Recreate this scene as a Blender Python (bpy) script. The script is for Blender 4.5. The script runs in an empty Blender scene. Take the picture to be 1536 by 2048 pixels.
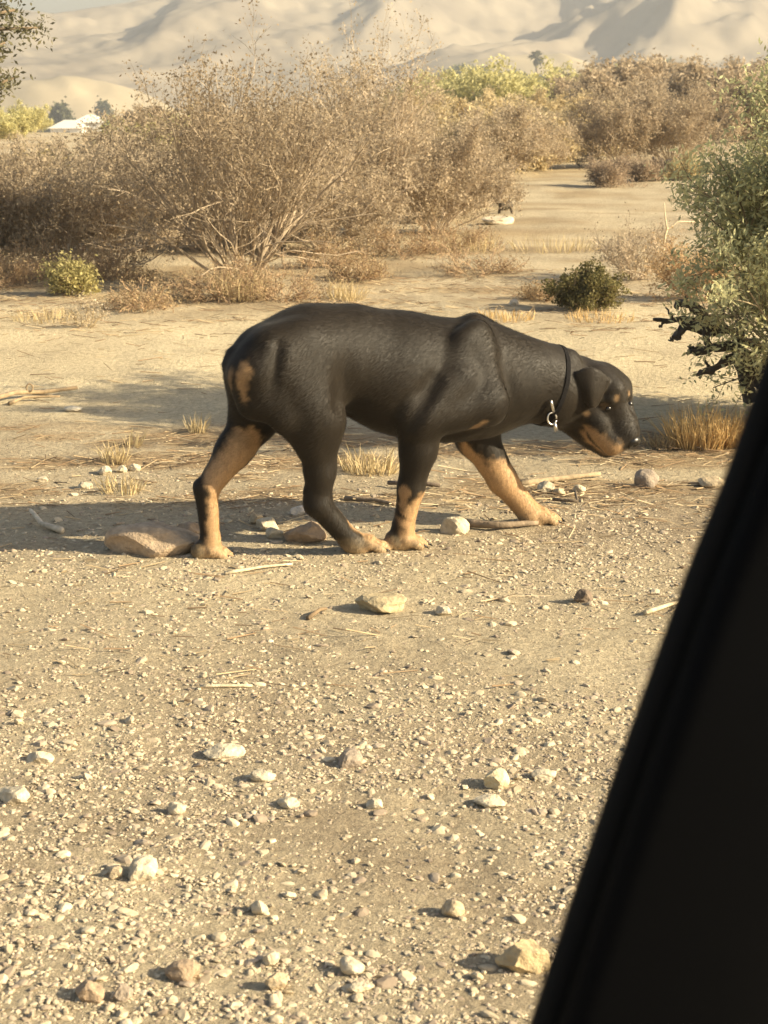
import bpy, math, random
import numpy as np
from mathutils import Vector

R = math.radians
scene = bpy.context.scene
COL = scene.collection

# ------------------------------------------------------------------ camera
F, CX, CY, HORIZON, CAM_H = 3400.0, 768.0, 1024.0, 165.0, 1.25
PITCH = math.atan((CY - HORIZON) / F)
cam_data = bpy.data.cameras.new('camera')
cam = bpy.data.objects.new('camera', cam_data)
COL.objects.link(cam)
cam.location = (0, 0, CAM_H)
cam.rotation_euler = (math.pi / 2 - PITCH, 0, 0)
cam_data.sensor_fit = 'VERTICAL'
cam_data.sensor_height = 36.0
cam_data.lens = 36.0 * F / 2048.0
cam_data.clip_start = 0.05
cam_data.clip_end = 20000
cam_data.dof.use_dof = True
cam_data.dof.focus_distance = 4.6
cam_data.dof.aperture_fstop = 13.0
scene.camera = cam

# ------------------------------------------------------------------ sun, sky, exposure
SUN_EL, SUN_FROM = R(25.0), R(-13.0)          # direction the sun stands in: right (+x), a little on the camera's side
sun_dir = Vector((math.cos(SUN_EL) * math.cos(SUN_FROM), math.cos(SUN_EL) * math.sin(SUN_FROM), math.sin(SUN_EL)))
world = bpy.data.worlds.new('World')
scene.world = world
world.use_nodes = True
wn = world.node_tree.nodes
wn.clear()
sky = wn.new('ShaderNodeTexSky')
sky.sky_type = 'NISHITA'
sky.sun_disc = False
sky.sun_elevation = SUN_EL
sky.sun_rotation = math.pi / 2 - SUN_FROM
sky.air_density = 1.2
sky.dust_density = 3.0
bg = wn.new('ShaderNodeBackground')
bg.inputs['Strength'].default_value = 0.065
wo = wn.new('ShaderNodeOutputWorld')
world.node_tree.links.new(sky.outputs[0], bg.inputs[0])
world.node_tree.links.new(bg.outputs[0], wo.inputs[0])
sl = bpy.data.lights.new('sun', 'SUN')
sl.energy = 5.0
sl.angle = R(0.5)
sl.color = (1.0, 0.86, 0.60)
sun = bpy.data.objects.new('sun', sl)
COL.objects.link(sun)
sun.rotation_euler = sun_dir.to_track_quat('Z', 'Y').to_euler()
sun.location = (6, 0, 8)
scene.view_settings.view_transform = 'Standard'
scene.view_settings.look = 'None'
scene.view_settings.gamma = 1.0
scene.view_settings.use_curve_mapping = False
scene.view_settings.exposure = 1.40

# ------------------------------------------------------------------ helpers
rng = np.random.default_rng(11)


def hash2(ix, iy, seed):
    n = (ix.astype(np.int64) * 374761393 + iy.astype(np.int64) * 668265263 + seed * 1442695041) & 0xFFFFFFFF
    n = ((n ^ (n >> 13)) * 1274126177) & 0xFFFFFFFF
    n = n ^ (n >> 16)
    return (n & 0xFFFF) / 65535.0


def vnoise(x, y, seed=0):
    x = np.asarray(x, float); y = np.asarray(y, float)
    ix = np.floor(x); iy = np.floor(y)
    fx = x - ix; fy = y - iy
    fx = fx * fx * (3 - 2 * fx); fy = fy * fy * (3 - 2 * fy)
    a = hash2(ix, iy, seed); b = hash2(ix + 1, iy, seed)
    c = hash2(ix, iy + 1, seed); d = hash2(ix + 1, iy + 1, seed)
    return (a * (1 - fx) + b * fx) * (1 - fy) + (c * (1 - fx) + d * fx) * fy


def fbm(x, y, seed=0, octv=4, gain=0.5):
    s = 0; a = 1.0; t = 0
    for i in range(octv):
        s = s + a * vnoise(x * 2 ** i + 17.3 * i, y * 2 ** i - 9.1 * i, seed + i)
        t += a; a *= gain
    return s / t


def sstep(a, b, x):
    t = np.clip((np.asarray(x, float) - a) / (b - a), 0, 1)
    return t * t * (3 - 2 * t)


def gh(x, y):
    """height of the ground in metres"""
    x = np.asarray(x, float); y = np.asarray(y, float)
    r = np.sqrt(x * x + y * y)
    h = (fbm(x * 0.55, y * 0.55, 3, 3) - 0.5) * 0.10 * sstep(5.2, 9.0, y)
    h = h + (fbm(x * 3.2, y * 3.2, 7, 3) - 0.5) * 0.030 * (0.35 + 0.65 * sstep(5.0, 7.0, y))
    h = h + (fbm(x * 14, y * 14, 9, 3) - 0.5) * 0.014 * (1 - sstep(12, 30, r))
    h = h + (fbm(x * 0.11, y * 0.11, 31, 2) - 0.5) * 0.5 * sstep(18, 45, r)
    # the plain sinks towards the left, far off
    h = h - 7.3 * sstep(40, 320, y) * sstep(0.02, -0.22, x / np.maximum(r, 1.0))
    h = h - 1.5 * sstep(25, 120, y) * sstep(0.08, -0.1, x / np.maximum(r, 1.0))
    return h


SP, CP = math.sin(PITCH), math.cos(PITCH)


def ray(u, v):
    xc = (u - CX) / F; yc = -(v - CY) / F
    return np.array([xc, CP + SP * yc, -SP + CP * yc])


def ground_at(u, v):
    """the place on the ground seen at photograph pixel (u, v)"""
    d = ray(u, v)
    z = 0.0
    for _ in range(12):
        t = (z - CAM_H) / d[2]
        p = d * t
        z = float(gh(p[0], p[1]))
    return np.array([p[0], p[1], z])


def at(u, v, y):
    d = ray(u, v)
    p = d * (y / d[1])
    return np.array([p[0], p[1], p[2] + CAM_H])


def tag(o, label=None, cat=None, group=None, kind=None):
    if label: o['label'] = label
    if cat: o['category'] = cat
    if group: o['group'] = group
    if kind: o['kind'] = kind
    return o


def empty(name, loc, rz=0.0):
    o = bpy.data.objects.new(name, None)
    o.location = loc
    o.rotation_euler = (0, 0, rz)
    o.empty_display_size = 0.1
    COL.objects.link(o)
    return o


def make_mesh(name, verts, faces, mat, smooth=False, col=None):
    verts = np.asarray(verts, np.float32)
    me = bpy.data.meshes.new(name)
    if isinstance(faces, (list, tuple)) and len(faces) and isinstance(faces[0], np.ndarray) and faces[0].ndim == 2:
        groups = faces
    else:
        groups = [np.asarray(faces)]
    groups = [g for g in groups if len(g)]
    nl = sum(g.size for g in groups); nf = sum(len(g) for g in groups)
    me.vertices.add(len(verts))
    me.vertices.foreach_set('co', verts.ravel())
    me.loops.add(nl)
    me.polygons.add(nf)
    me.loops.foreach_set('vertex_index', np.concatenate([g.ravel() for g in groups]).astype(np.int32))
    starts = []; tot = 0
    for g in groups:
        starts.append(tot + np.arange(len(g)) * g.shape[1]); tot += g.size
    me.polygons.foreach_set('loop_start', np.concatenate(starts).astype(np.int32))
    me.polygons.foreach_set('use_smooth', np.full(nf, bool(smooth)))
    if col is not None:
        a = me.color_attributes.new('tint', 'FLOAT_COLOR', 'POINT')
        c = np.ones((len(verts), 4), np.float32)
        c[:, :3] = col
        a.data.foreach_set('color', c.ravel())
    me.update(calc_edges=True)
    me.validate()
    if mat is not None:
        me.materials.append(mat)
    return me


def link(name, me, parent=None, loc=None):
    o = bpy.data.objects.new(name, me)
    COL.objects.link(o)
    if parent is not None: o.parent = parent
    if loc is not None: o.location = loc
    return o


def copy_tree(o, parent=None):
    c = o.copy()
    COL.objects.link(c)
    if parent is not None: c.parent = parent
    for ch in o.children:
        copy_tree(ch, c)
    return c


class Bag:
    """collects loose pieces of geometry with a tint each; becomes one mesh"""
    def __init__(self):
        self.v = []; self.f = {}; self.c = []; self.n = 0

    def add(self, v, f, c=(1, 1, 1)):
        v = np.asarray(v, np.float32).reshape(-1, 3)
        f = np.asarray(f)
        self.f.setdefault(f.shape[1], []).append(f + self.n)
        self.v.append(v)
        c = np.asarray(c, np.float32)
        if c.ndim == 1: c = np.tile(c, (len(v), 1))
        self.c.append(c)
        self.n += len(v)

    def tube(self, v, f, t, c=(1, 1, 1)):
        self.f.setdefault(3, []).append(np.asarray(t) + self.n)
        self.add(v, f, c)

    def mesh(self, name, mat, smooth=False):
        return make_mesh(name, np.concatenate(self.v), [np.concatenate(x) for x in self.f.values()], mat, smooth,
                         np.concatenate(self.c))


def tubes(A, B, ra, rb, sides=3):
    A = np.asarray(A, float); B = np.asarray(B, float)
    n = len(A)
    d = B - A
    d /= np.maximum(np.linalg.norm(d, axis=1, keepdims=True), 1e-9)
    ref = np.where(np.abs(d[:, 2:3]) > 0.9, np.array([[1.0, 0, 0]]), np.array([[0, 0, 1.0]]))
    s = np.cross(d, ref); s /= np.linalg.norm(s, axis=1, keepdims=True)
    t = np.cross(d, s)
    ang = np.arange(sides) / sides * 2 * math.pi
    ring = s[:, None, :] * np.cos(ang)[None, :, None] + t[:, None, :] * np.sin(ang)[None, :, None]
    va = A[:, None, :] + ring * np.asarray(ra).reshape(-1, 1, 1)
    vb = B[:, None, :] + ring * np.asarray(rb).reshape(-1, 1, 1)
    v = np.concatenate([va, vb], 1).reshape(-1, 3)
    i = np.arange(sides); j = (i + 1) % sides
    q = np.stack([i, j, j + sides, i + sides], 1)
    f = (q[None] + (np.arange(n) * 2 * sides)[:, None, None]).reshape(-1, 4)
    return v, f


def sweep(path, radii, sides=10, flat=1.0, bump=0.0, seed=0):
    """one closed tube along a path"""
    path = np.asarray(path, float); n = len(path)
    radii = np.broadcast_to(np.asarray(radii, float), (n,))
    tan = np.gradient(path, axis=0)
    tan /= np.linalg.norm(tan, axis=1, keepdims=True)
    ref = np.array([0.0, 0, 1]) if abs(tan[0][2]) < 0.9 else np.array([1.0, 0, 0])
    rr = np.random.default_rng(seed)
    v = []
    for k in range(n):
        s = np.cross(tan[k], ref); s /= np.linalg.norm(s)
        ref2 = np.cross(s, tan[k]); ref = ref2
        for i in range(sides):
            a = 2 * math.pi * i / sides
            r = radii[k] * (1 + bump * (rr.random() - 0.5))
            v.append(path[k] + s * math.cos(a) * r + ref2 * math.sin(a) * r * flat)
    f = []
    for k in range(n - 1):
        for i in range(sides):
            j = (i + 1) % sides
            f.append((k * sides + i, k * sides + j, (k + 1) * sides + j, (k + 1) * sides + i))
    v.append(path[0]); v.append(path[-1])
    t = []
    for i in range(sides):
        j = (i + 1) % sides
        t.append((n * sides, j, i)); t.append((n * sides + 1, (n - 1) * sides + i, (n - 1) * sides + j))
    return np.array(v), np.array(f), np.array(t)


# ------------------------------------------------------------------ materials
def new_mat(name):
    m = bpy.data.materials.new(name)
    m.use_nodes = True
    nt = m.node_tree
    p = nt.nodes['Principled BSDF']
    return m, nt, p


def noise_node(nt, scale, detail=4.0, rough=0.55, coord='Object', vec=None):
    n = nt.nodes.new('ShaderNodeTexNoise')
    n.inputs['Scale'].default_value = scale
    n.inputs['Detail'].default_value = detail
    n.inputs['Roughness'].default_value = rough
    if vec is None:
        tc = nt.nodes.new('ShaderNodeTexCoord')
        vec = tc.outputs[coord]
    nt.links.new(vec, n.inputs['Vector'])
    return n


def ramp(nt, fac, stops):
    r = nt.nodes.new('ShaderNodeValToRGB')
    e = r.color_ramp.elements
    while len(e) < len(stops): e.new(0.5)
    for k, (pos, c) in enumerate(stops):
        e[k].position = pos
        e[k].color = (c[0], c[1], c[2], 1)
    nt.links.new(fac, r.inputs[0])
    return r


def mix(nt, fac, a, b, mode='MIX'):
    m = nt.nodes.new('ShaderNodeMix')
    m.data_type = 'RGBA'
    m.blend_type = mode
    for sock, val in ((m.inputs[0], fac), (m.inputs[6], a), (m.inputs[7], b)):
        if hasattr(val, 'is_output'):
            nt.links.new(val, sock)
        elif isinstance(val, (int, float)):
            sock.default_value = val
        else:
            sock.default_value = (*val, 1)
    return m.outputs[2]


def tint_mat(name, base, var=0.35, scale=30.0, rough=0.85, bump=0.0, bscale=80.0, translucent=0.0, spec=0.3):
    """base colour x per-vertex tint x noise"""
    m, nt, p = new_mat(name)
    at_ = nt.nodes.new('ShaderNodeAttribute'); at_.attribute_name = 'tint'
    n = noise_node(nt, scale)
    r = ramp(nt, n.outputs[0], [(0.3, (1 - var,) * 3), (0.7, (1 + var,) * 3)])
    c = mix(nt, 1.0, at_.outputs[0], r.outputs[0], 'MULTIPLY')
    c = mix(nt, 1.0, c, base, 'MULTIPLY')
    nt.links.new(c, p.inputs['Base Color'])
    p.inputs['Roughness'].default_value = rough
    p.inputs['Specular IOR Level'].default_value = spec
    if bump:
        nb = noise_node(nt, bscale, 6)
        b = nt.nodes.new('ShaderNodeBump')
        b.inputs['Strength'].default_value = bump
        b.inputs['Distance'].default_value = 0.01
        nt.links.new(nb.outputs[0], b.inputs['Height'])
        nt.links.new(b.outputs[0], p.inputs['Normal'])
    if translucent:
        t = nt.nodes.new('ShaderNodeBsdfTranslucent')
        nt.links.new(c, t.inputs[0])
        ms = nt.nodes.new('ShaderNodeMixShader')
        ms.inputs[0].default_value = translucent
        nt.links.new(p.outputs[0], ms.inputs[1])
        nt.links.new(t.outputs[0], ms.inputs[2])
        nt.links.new(ms.outputs[0], nt.nodes['Material Output'].inputs[0])
    return m


def ground_material():
    m, nt, p = new_mat('desert_soil')
    at_ = nt.nodes.new('ShaderNodeAttribute'); at_.attribute_name = 'tint'
    n1 = noise_node(nt, 1.6, 6, 0.6)
    n2 = noise_node(nt, 42.0, 8, 0.7)
    n3 = noise_node(nt, 260.0, 3, 0.6)
    r1 = ramp(nt, n1.outputs[0], [(0.32, (0.82, 0.80, 0.78)), (0.68, (1.12, 1.12, 1.10))])
    r2 = ramp(nt, n2.outputs[0], [(0.33, (0.70, 0.68, 0.66)), (0.55, (1.0, 1.0, 1.0)), (0.72, (1.18, 1.18, 1.16))])
    r3 = ramp(nt, n3.outputs[0], [(0.35, (0.82, 0.82, 0.82)), (0.65, (1.12, 1.12, 1.12))])
    c = mix(nt, 1.0, at_.outputs[0], r1.outputs[0], 'MULTIPLY')
    c = mix(nt, 1.0, c, r2.outputs[0], 'MULTIPLY')
    c = mix(nt, 1.0, c, r3.outputs[0], 'MULTIPLY')
    nt.links.new(c, p.inputs['Base Color'])
    p.inputs['Roughness'].default_value = 0.95
    p.inputs['Specular IOR Level'].default_value = 0.15
    b1 = nt.nodes.new('ShaderNodeBump'); b1.inputs['Strength'].default_value = 0.9; b1.inputs['Distance'].default_value = 0.028
    nt.links.new(n2.outputs[0], b1.inputs['Height'])
    b2 = nt.nodes.new('ShaderNodeBump'); b2.inputs['Strength'].default_value = 0.7; b2.inputs['Distance'].default_value = 0.003
    nt.links.new(n3.outputs[0], b2.inputs['Height'])
    nt.links.new(b1.outputs[0], b2.inputs['Normal'])
    nt.links.new(b2.outputs[0], p.inputs['Normal'])
    return m


M_SOIL = ground_material()
M_STONE = tint_mat('stone', (1, 1, 1), 0.22, 55, 0.9, 0.5, 120)
M_GRAVEL = tint_mat('gravel_stone', (1, 1, 1), 0.15, 90, 0.9)
M_STEM = tint_mat('dry_stem', (1, 1, 1), 0.25, 20, 0.9)
M_LEAF = tint_mat('leaf', (1, 1, 1), 0.25, 6, 0.7, translucent=0.42)
M_STRAW = tint_mat('dry_grass', (1, 1, 1), 0.2, 12, 0.8, translucent=0.3)
M_WOOD = tint_mat('weathered_wood', (1, 1, 1), 0.3, 40, 0.9, 0.5, 60)
M_WALL = tint_mat('house_plaster', (1, 1, 1), 0.06, 0.6, 0.9)

# ------------------------------------------------------------------ ground
SOIL = np.array([0.50, 0.415, 0.28])


def soil_tint(x, y):
    """the soil's own colours: pale beaten sand, brown litter, grey-brown gravel"""
    x = np.asarray(x, float); y = np.asarray(y, float)
    c = np.tile(SOIL, (x.size, 1)).reshape(*x.shape, 3)

    def lay(mask, colour):
        mask = np.clip(mask, 0, 1)[..., None]
        return c * (1 - mask) + np.array(colour) * mask
    wob = (fbm(x * 0.9, y * 0.9, 41, 3) - 0.5)
    # pale sand track beyond the dog
    c = lay(sstep(5.9, 6.6, y + wob * 1.2) * (1 - sstep(9.0, 10.2, y + wob * 2)) * 0.85, (0.64, 0.535, 0.35))
    # brown litter between dog and track
    lit = sstep(0.42, 0.62, fbm(x * 2.2, y * 5.5, 43, 4))
    c = lay(lit * sstep(4.9, 5.2, y) * (1 - sstep(5.9, 6.3, y + wob)) * 0.8, (0.34, 0.24, 0.135))
    lit2 = sstep(0.45, 0.66, fbm(x * 1.3, y * 2.4, 47, 4))
    c = lay(lit2 * sstep(8.6, 10.5, y + wob) * 0.7, (0.34, 0.25, 0.14))
    # smooth pale soil patch in front of the dog
    c = lay(sstep(0.40, 0.62, fbm(x * 1.0 + 4, y * 1.6, 53, 3)) * sstep(3.2, 3.6, y) * (1 - sstep(4.2, 4.6, y)) * 0.7, (0.54, 0.45, 0.30))
    # darker grey-brown patch right of the dog
    c = lay(np.exp(-(((x - 0.75) / 0.45) ** 2 + ((y - 4.75) / 0.35) ** 2)) * 0.7, (0.33, 0.26, 0.18))
    c = lay(sstep(0.5, 0.75, fbm(x * 2.6, y * 2.6, 59, 4)) * (1 - sstep(3.3, 3.8, y)) * 0.5, (0.36, 0.28, 0.185))
    # farther land: tan brush ground
    far = sstep(16, 40, y)
    c = lay(far * sstep(0.35, 0.6, fbm(x * 0.07, y * 0.05, 61, 4)) * 0.6, (0.34, 0.27, 0.14))
    return c


def axis(n, a, lo, hi, centre):
    l = math.asinh((lo - centre) / a); h = math.asinh((hi - centre) / a)
    return centre + a * np.sinh(np.linspace(l, h, n))


xs = axis(400, 0.55, -780, 780, 0.0)
ys = axis(440, 1.1, -60, 845, 4.0)
GX, GY = np.meshgrid(xs, ys)
GZ = gh(GX, GY)
gv = np.stack([GX, GY, GZ], -1).reshape(-1, 3)
ni, nj = GX.shape
idx = np.arange(ni * nj).reshape(ni, nj)
gf = np.stack([idx[:-1, :-1], idx[:-1, 1:], idx[1:, 1:], idx[1:, :-1]], -1).reshape(-1, 4)
gme = make_mesh('ground', gv, gf, M_SOIL, True, soil_tint(GX, GY).reshape(-1, 3))
tag(link('ground', gme), 'dry sandy desert ground with a pale track across it', kind='structure')


# ------------------------------------------------------------------ mountains and foothills
def terrain_material(name, a, b, scale):
    m, nt, p = new_mat(name)
    n = noise_node(nt, scale, 7, 0.6)
    r = ramp(nt, n.outputs[0], [(0.3, a), (0.7, b)])
    nt.links.new(r.outputs[0], p.inputs['Base Color'])
    p.inputs['Roughness'].default_value = 1.0
    p.inputs['Specular IOR Level'].default_value = 0.0
    return m


def ridged(x, y, seed, octv=4):
    s = 0; a = 1.0; t = 0
    for i in range(octv):
        s = s + a * (1 - np.abs(2 * vnoise(x * 2 ** i + 5.7 * i, y * 2 ** i + 3.3 * i, seed + i) - 1)) ** 2
        t += a; a *= 0.5
    return s / t


def mountain():
    K = 0.55
    az = np.linspace(-0.75, 0.75, 560)
    rr = np.concatenate([np.linspace(640, 1320, 190), np.linspace(1330, 1500, 10)])
    A, RR = np.meshgrid(az, rr)
    X = RR * np.sin(A); Y = RR * np.cos(A)
    crest = np.interp(A, [-0.75, -0.40, -0.24, -0.21, -0.185, -0.14, -0.07, 0.02, 0.2, 0.75],
                      [0.050, 0.047, 0.0470, 0.0415, 0.0385, 0.0455, 0.068, 0.080, 0.085, 0.070])
    t = (RR - 640) / (1300 - 640)
    prof = np.clip(t, 0, 1) ** 1.2
    prof = np.where(t > 1, 1 - (t - 1) * 1.6, prof)
    # spurs that run down to the left front, gullied more and more to the right
    wx = X * 0.83 - Y * 0.55; wy = X * 0.55 + Y * 0.83
    wx = wx + 46 * (fbm(X / 120, Y / 120, 71, 5) - 0.5)
    rd = ridged(wx / 330.0, wy / 900.0, 81, 4)
    gl = 1.0 - ridged(wx / 95.0, wy / 330.0, 91, 4)
    fn = fbm(X / 13, Y / 20, 95, 5, 0.6)
    right = sstep(-0.06, 0.10, A)
    H = crest * 1300 * prof
    amp = np.sin(np.clip(t, 0, 1) * math.pi * 0.93) ** 0.8
    H = H + (rd - 0.5) * (46 + 40 * right) * amp + (gl - 0.5) * 24 * amp * (0.15 + right) + (fn - 0.5) * 7.0 * amp
    for ua, ra, ub, rb, hh in ((1195, 735, 1345, 1010, 20), (1120, 800, 1215, 1080, 17), (1255, 720, 1420, 960, 17), (1420, 760, 1560, 1000, 15), (700, 800, 860, 1050, 12), (300, 790, 470, 1080, 11)):
        pa = np.array([math.sin((ua - CX) / F), math.cos((ua - CX) / F)]) * ra
        pb = np.array([math.sin((ub - CX) / F), math.cos((ub - CX) / F)]) * rb
        e = pb - pa; L = np.linalg.norm(e); e = e / L
        s_ = ((X - pa[0]) * e[0] + (Y - pa[1]) * e[1]) / L
        q = (X - pa[0]) * e[1] - (Y - pa[1]) * e[0] + 9 * (fbm(X / 30, Y / 30, 99, 3) - 0.5)       # + to the right of the ridge
        tent = np.where(q < 0, 1 + q / 20.0, 1 - q / 62.0)
        H = H + hh * np.clip(tent, 0, 1) * sstep(-0.05, 0.35, s_) * (1 - sstep(0.75, 1.25, s_))
    H = np.minimum(H, crest * RR * (0.985 - 0.03 * np.abs(fn - 0.5)))
    H = H - 14 * (1 - sstep(640, 690, RR)) - 1
    v = np.stack([X * K, Y * K, H * K + CAM_H], -1).reshape(-1, 3)
    a, b = X.shape
    idx = np.arange(a * b).reshape(a, b)
    f = np.stack([idx[:-1, :-1], idx[1:, :-1], idx[1:, 1:], idx[:-1, 1:]], -1).reshape(-1, 4)
    return make_mesh('mountain', v, f, terrain_material('mountain_rock', (0.16, 0.135, 0.105), (0.29, 0.245, 0.18), 0.035), True)


tag(link('mountain', mountain()), 'bare tan desert mountain range filling the background', kind='structure')


def foothill(u, v_top, r, half_px, depth, seed):
    c = at(u, HORIZON, r)
    hw = half_px / F * r
    depth = depth * 0.5
    xs_ = np.linspace(-1.6, 1.6, 90); ys_ = np.linspace(-1.4, 1.4, 50)
    X, Y = np.meshgrid(xs_, ys_)
    peak = (HORIZON - v_top) / F * r + CAM_H
    wx = X + 0.3 * (fbm(X * 2, Y * 2, seed, 3) - .5)
    H = np.exp(-(wx ** 2) * 1.7 - Y ** 2 * 2.2)
    H = H * (1 + 0.22 * (ridged(X * 2.2 + Y, Y * 1.1, seed + 3, 4) - 0.5))
    base = float(gh(c[0], c[1])) - 3
    Z = base + (peak - base) * H - 0.6
    v = np.stack([c[0] + X * hw, c[1] + Y * depth, Z], -1).reshape(-1, 3)
    a, b = X.shape
    idx = np.arange(a * b).reshape(a, b)
    f = np.stack([idx[:-1, :-1], idx[:-1, 1:], idx[1:, 1:], idx[1:, :-1]], -1).reshape(-1, 4)
    return make_mesh('foothill', v, f, M_HILL, True)


M_HILL = terrain_material('foothill_sand', (0.27, 0.225, 0.15), (0.38, 0.315, 0.21), 0.05)
for u, vt, r, hp, dp, sd in ((130, 140, 345, 330, 60, 5), (-420, 150, 345, 330, 60, 15), (1050, 104, 372, 300, 60, 25),
                             (1500, 130, 368, 260, 60, 35)):
    tag(link('foothill', foothill(u, vt, r, hp, dp, sd)), 'smooth pale foothill in front of the mountain', kind='structure')

# ------------------------------------------------------------------ haze
hz = 0.0009
x0, x1, y0, y1, z0, z1 = -800, 800, -70, 860, -18, 72
hv = [(x, y, z) for x in (x0, x1) for y in (y0, y1) for z in (z0, z1)]
hf = np.array([(0, 1, 3, 2), (4, 6, 7, 5), (0, 4, 5, 1), (2, 3, 7, 6), (0, 2, 6, 4), (1, 5, 7, 3)])
hm = bpy.data.materials.new('haze_air'); hm.use_nodes = True
hn = hm.node_tree.nodes; hn.clear()
ho = hn.new('ShaderNodeOutputMaterial'); hp_ = hn.new('ShaderNodeVolumePrincipled')
hp_.inputs['Color'].default_value = (0.95, 0.96, 0.97, 1)
hp_.inputs['Density'].default_value = hz
hp_.inputs['Anisotropy'].default_value = 0.2
hm.node_tree.links.new(hp_.outputs[0], ho.inputs['Volume'])
haze = link('haze', make_mesh('haze', hv, hf, hm))
tag(haze, 'pale dusty haze in the desert air', kind='stuff')


# ------------------------------------------------------------------ shrubs
def grow(g, start, d, length, rad, K, wob, up):
    n = len(start)
    pts = np.zeros((n, K + 1, 3)); dirs = np.zeros((n, K + 1, 3))
    pts[:, 0] = start; dirs[:, 0] = d
    for k in range(K):
        d = d + g.normal(0, wob, (n, 3)); d[:, 2] += up
        d /= np.linalg.norm(d, axis=1, keepdims=True)
        pts[:, k + 1] = pts[:, k] + d * (length / K)[:, None]
        dirs[:, k + 1] = d
    rads = rad[:, None] * np.linspace(1, 0.45, K + 1)[None]
    return pts, dirs, rads


def sprout(g, pts, dirs, rads, length, n_child, tmin, spread, ratio):
    n, K1, _ = pts.shape
    pi = np.repeat(np.arange(n), n_child)
    t = (tmin + (1 - tmin) * g.random(len(pi))) * (K1 - 1) * 0.999
    k = t.astype(int); fr = (t - k)[:, None]
    s = pts[pi, k] * (1 - fr) + pts[pi, k + 1] * fr
    d = dirs[pi, k + 1] + g.normal(0, spread, (len(pi), 3))
    d /= np.linalg.norm(d, axis=1, keepdims=True)
    L = length[pi] * ratio * (0.6 + 0.8 * g.random(len(pi))) * (1.15 - 0.5 * t / (K1 - 1))
    r = rads[pi, k] * 0.6
    return s, d, L, r


def seg(pts, rads):
    A = pts[:, :-1].reshape(-1, 3); B = pts[:, 1:].reshape(-1, 3)
    return A, B, rads[:, :-1].reshape(-1), rads[:, 1:].reshape(-1)


def leaf_quads(g, P, size, aspect=0.5, tri=False):
    n = len(P)
    a = g.normal(size=(n, 3)); a /= np.linalg.norm(a, axis=1, keepdims=True)
    b = np.cross(a, g.normal(size=(n, 3))); b /= np.linalg.norm(b, axis=1, keepdims=True)
    s = (size * (0.6 + 0.8 * g.random(n)))[:, None]
    if tri:
        s = s * 1.15
        v = np.stack([P - a * s, P + b * s * aspect, P + a * s * 0.8 - b * s * aspect], 1).reshape(-1, 3)
        return v, np.arange(n * 3).reshape(n, 3)
    v = np.stack([P - a * s, P + b * s * aspect, P + a * s, P - b * s * aspect], 1).reshape(-1, 3)
    f = np.arange(n * 4).reshape(n, 4)
    return v, f


def shrub_meshes(seed, height, radius, stems=14, kids=6, twigs=5, leaves=3, leaf=0.012, stem_r=0.008,
                 stem_col=(0.33, 0.25, 0.16), leaf_cols=((0.22, 0.16, 0.08), (0.32, 0.25, 0.13)),
                 wob=0.16, up=0.10, low=0.25, leaf_top=0.0, lean=0.0, clump=0.03, aspect=0.5, thin=0.0016, tmin=0.22):
    g = np.random.default_rng(seed)
    ang = (np.arange(stems) + g.random(stems)) / stems * 2 * math.pi
    out = radius * np.sqrt(low + (1 - low) * g.random(stems))
    rise = height * (0.55 + 0.45 * g.random(stems)) * (1.1 - 0.35 * (out / radius) ** 2)
    tip = np.stack([np.cos(ang) * out + lean * rise, np.sin(ang) * out, rise], 1)
    L = np.linalg.norm(tip, axis=1)
    d = tip / L[:, None]
    start = np.stack([np.cos(ang), np.sin(ang), np.zeros(stems)], 1) * (radius * 0.06) * g.random((stems, 1))
    start[:, 2] = -0.03
    bag = Bag()
    sc_ = np.array(stem_col)
    p1, d1, r1 = grow(g, start, d, L * 0.85, stem_r * (0.7 + 0.6 * g.random(stems)), 6, wob, up)
    v, f = tubes(*seg(p1, r1), 5); bag.add(v, f, sc_ * 1.1)
    s, d, L2, r = sprout(g, p1, d1, r1, L, kids, tmin, 0.45, 0.38)
    p2, d2, r2 = grow(g, s, d, L2, np.maximum(r, thin * 1.3), 4, wob * 1.2, up * 0.7)
    v, f = tubes(*seg(p2, r2), 3); bag.add(v, f, np.repeat(sc_[None] * (0.8 + 0.5 * g.random((len(p2), 1))), 4 * 6, 0).reshape(-1, 3))
    s, d, L3, r = sprout(g, p2, d2, r2, L2, twigs, 0.15, 0.55, 0.45)
    p3, d3, r3 = grow(g, s, d, L3, np.full(len(s), thin), 2, wob * 1.5, up * 0.5)
    v, f = tubes(*seg(p3, r3), 3); bag.add(v, f, np.repeat(sc_[None] * (0.65 + 0.6 * g.random((len(p3), 1))), 2 * 6, 0).reshape(-1, 3))
    stem_me = bag.mesh('stems', M_STEM)
    leaf_me = None
    if leaves:
        P = p3[:, 1:].reshape(-1, 3)
        if leaf_top > 0:
            P = P[P[:, 2] > height * leaf_top * (0.8 + 0.4 * g.random(len(P)))]
        P = np.repeat(P, leaves, 0) + g.normal(0, clump, (len(P) * leaves, 3))
        P = P[P[:, 2] > 0.01]
        tri = leaf > 0.0127
        v, f = leaf_quads(g, P, leaf, aspect, tri)
        a, b = np.array(leaf_cols[0]), np.array(leaf_cols[1])
        k = np.clip(g.random((len(P), 1)) * 0.8 + 0.4 * (vnoise(P[:, 0] * 9 + seed, P[:, 2] * 9 + P[:, 1] * 5, 5)[:, None] - 0.3), 0, 1)
        lb = Bag(); lb.add(v, f, np.repeat(a * (1 - k) + b * k, 3 if tri else 4, 0))
        leaf_me = lb.mesh('foliage', M_LEAF)
    return stem_me, leaf_me


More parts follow.
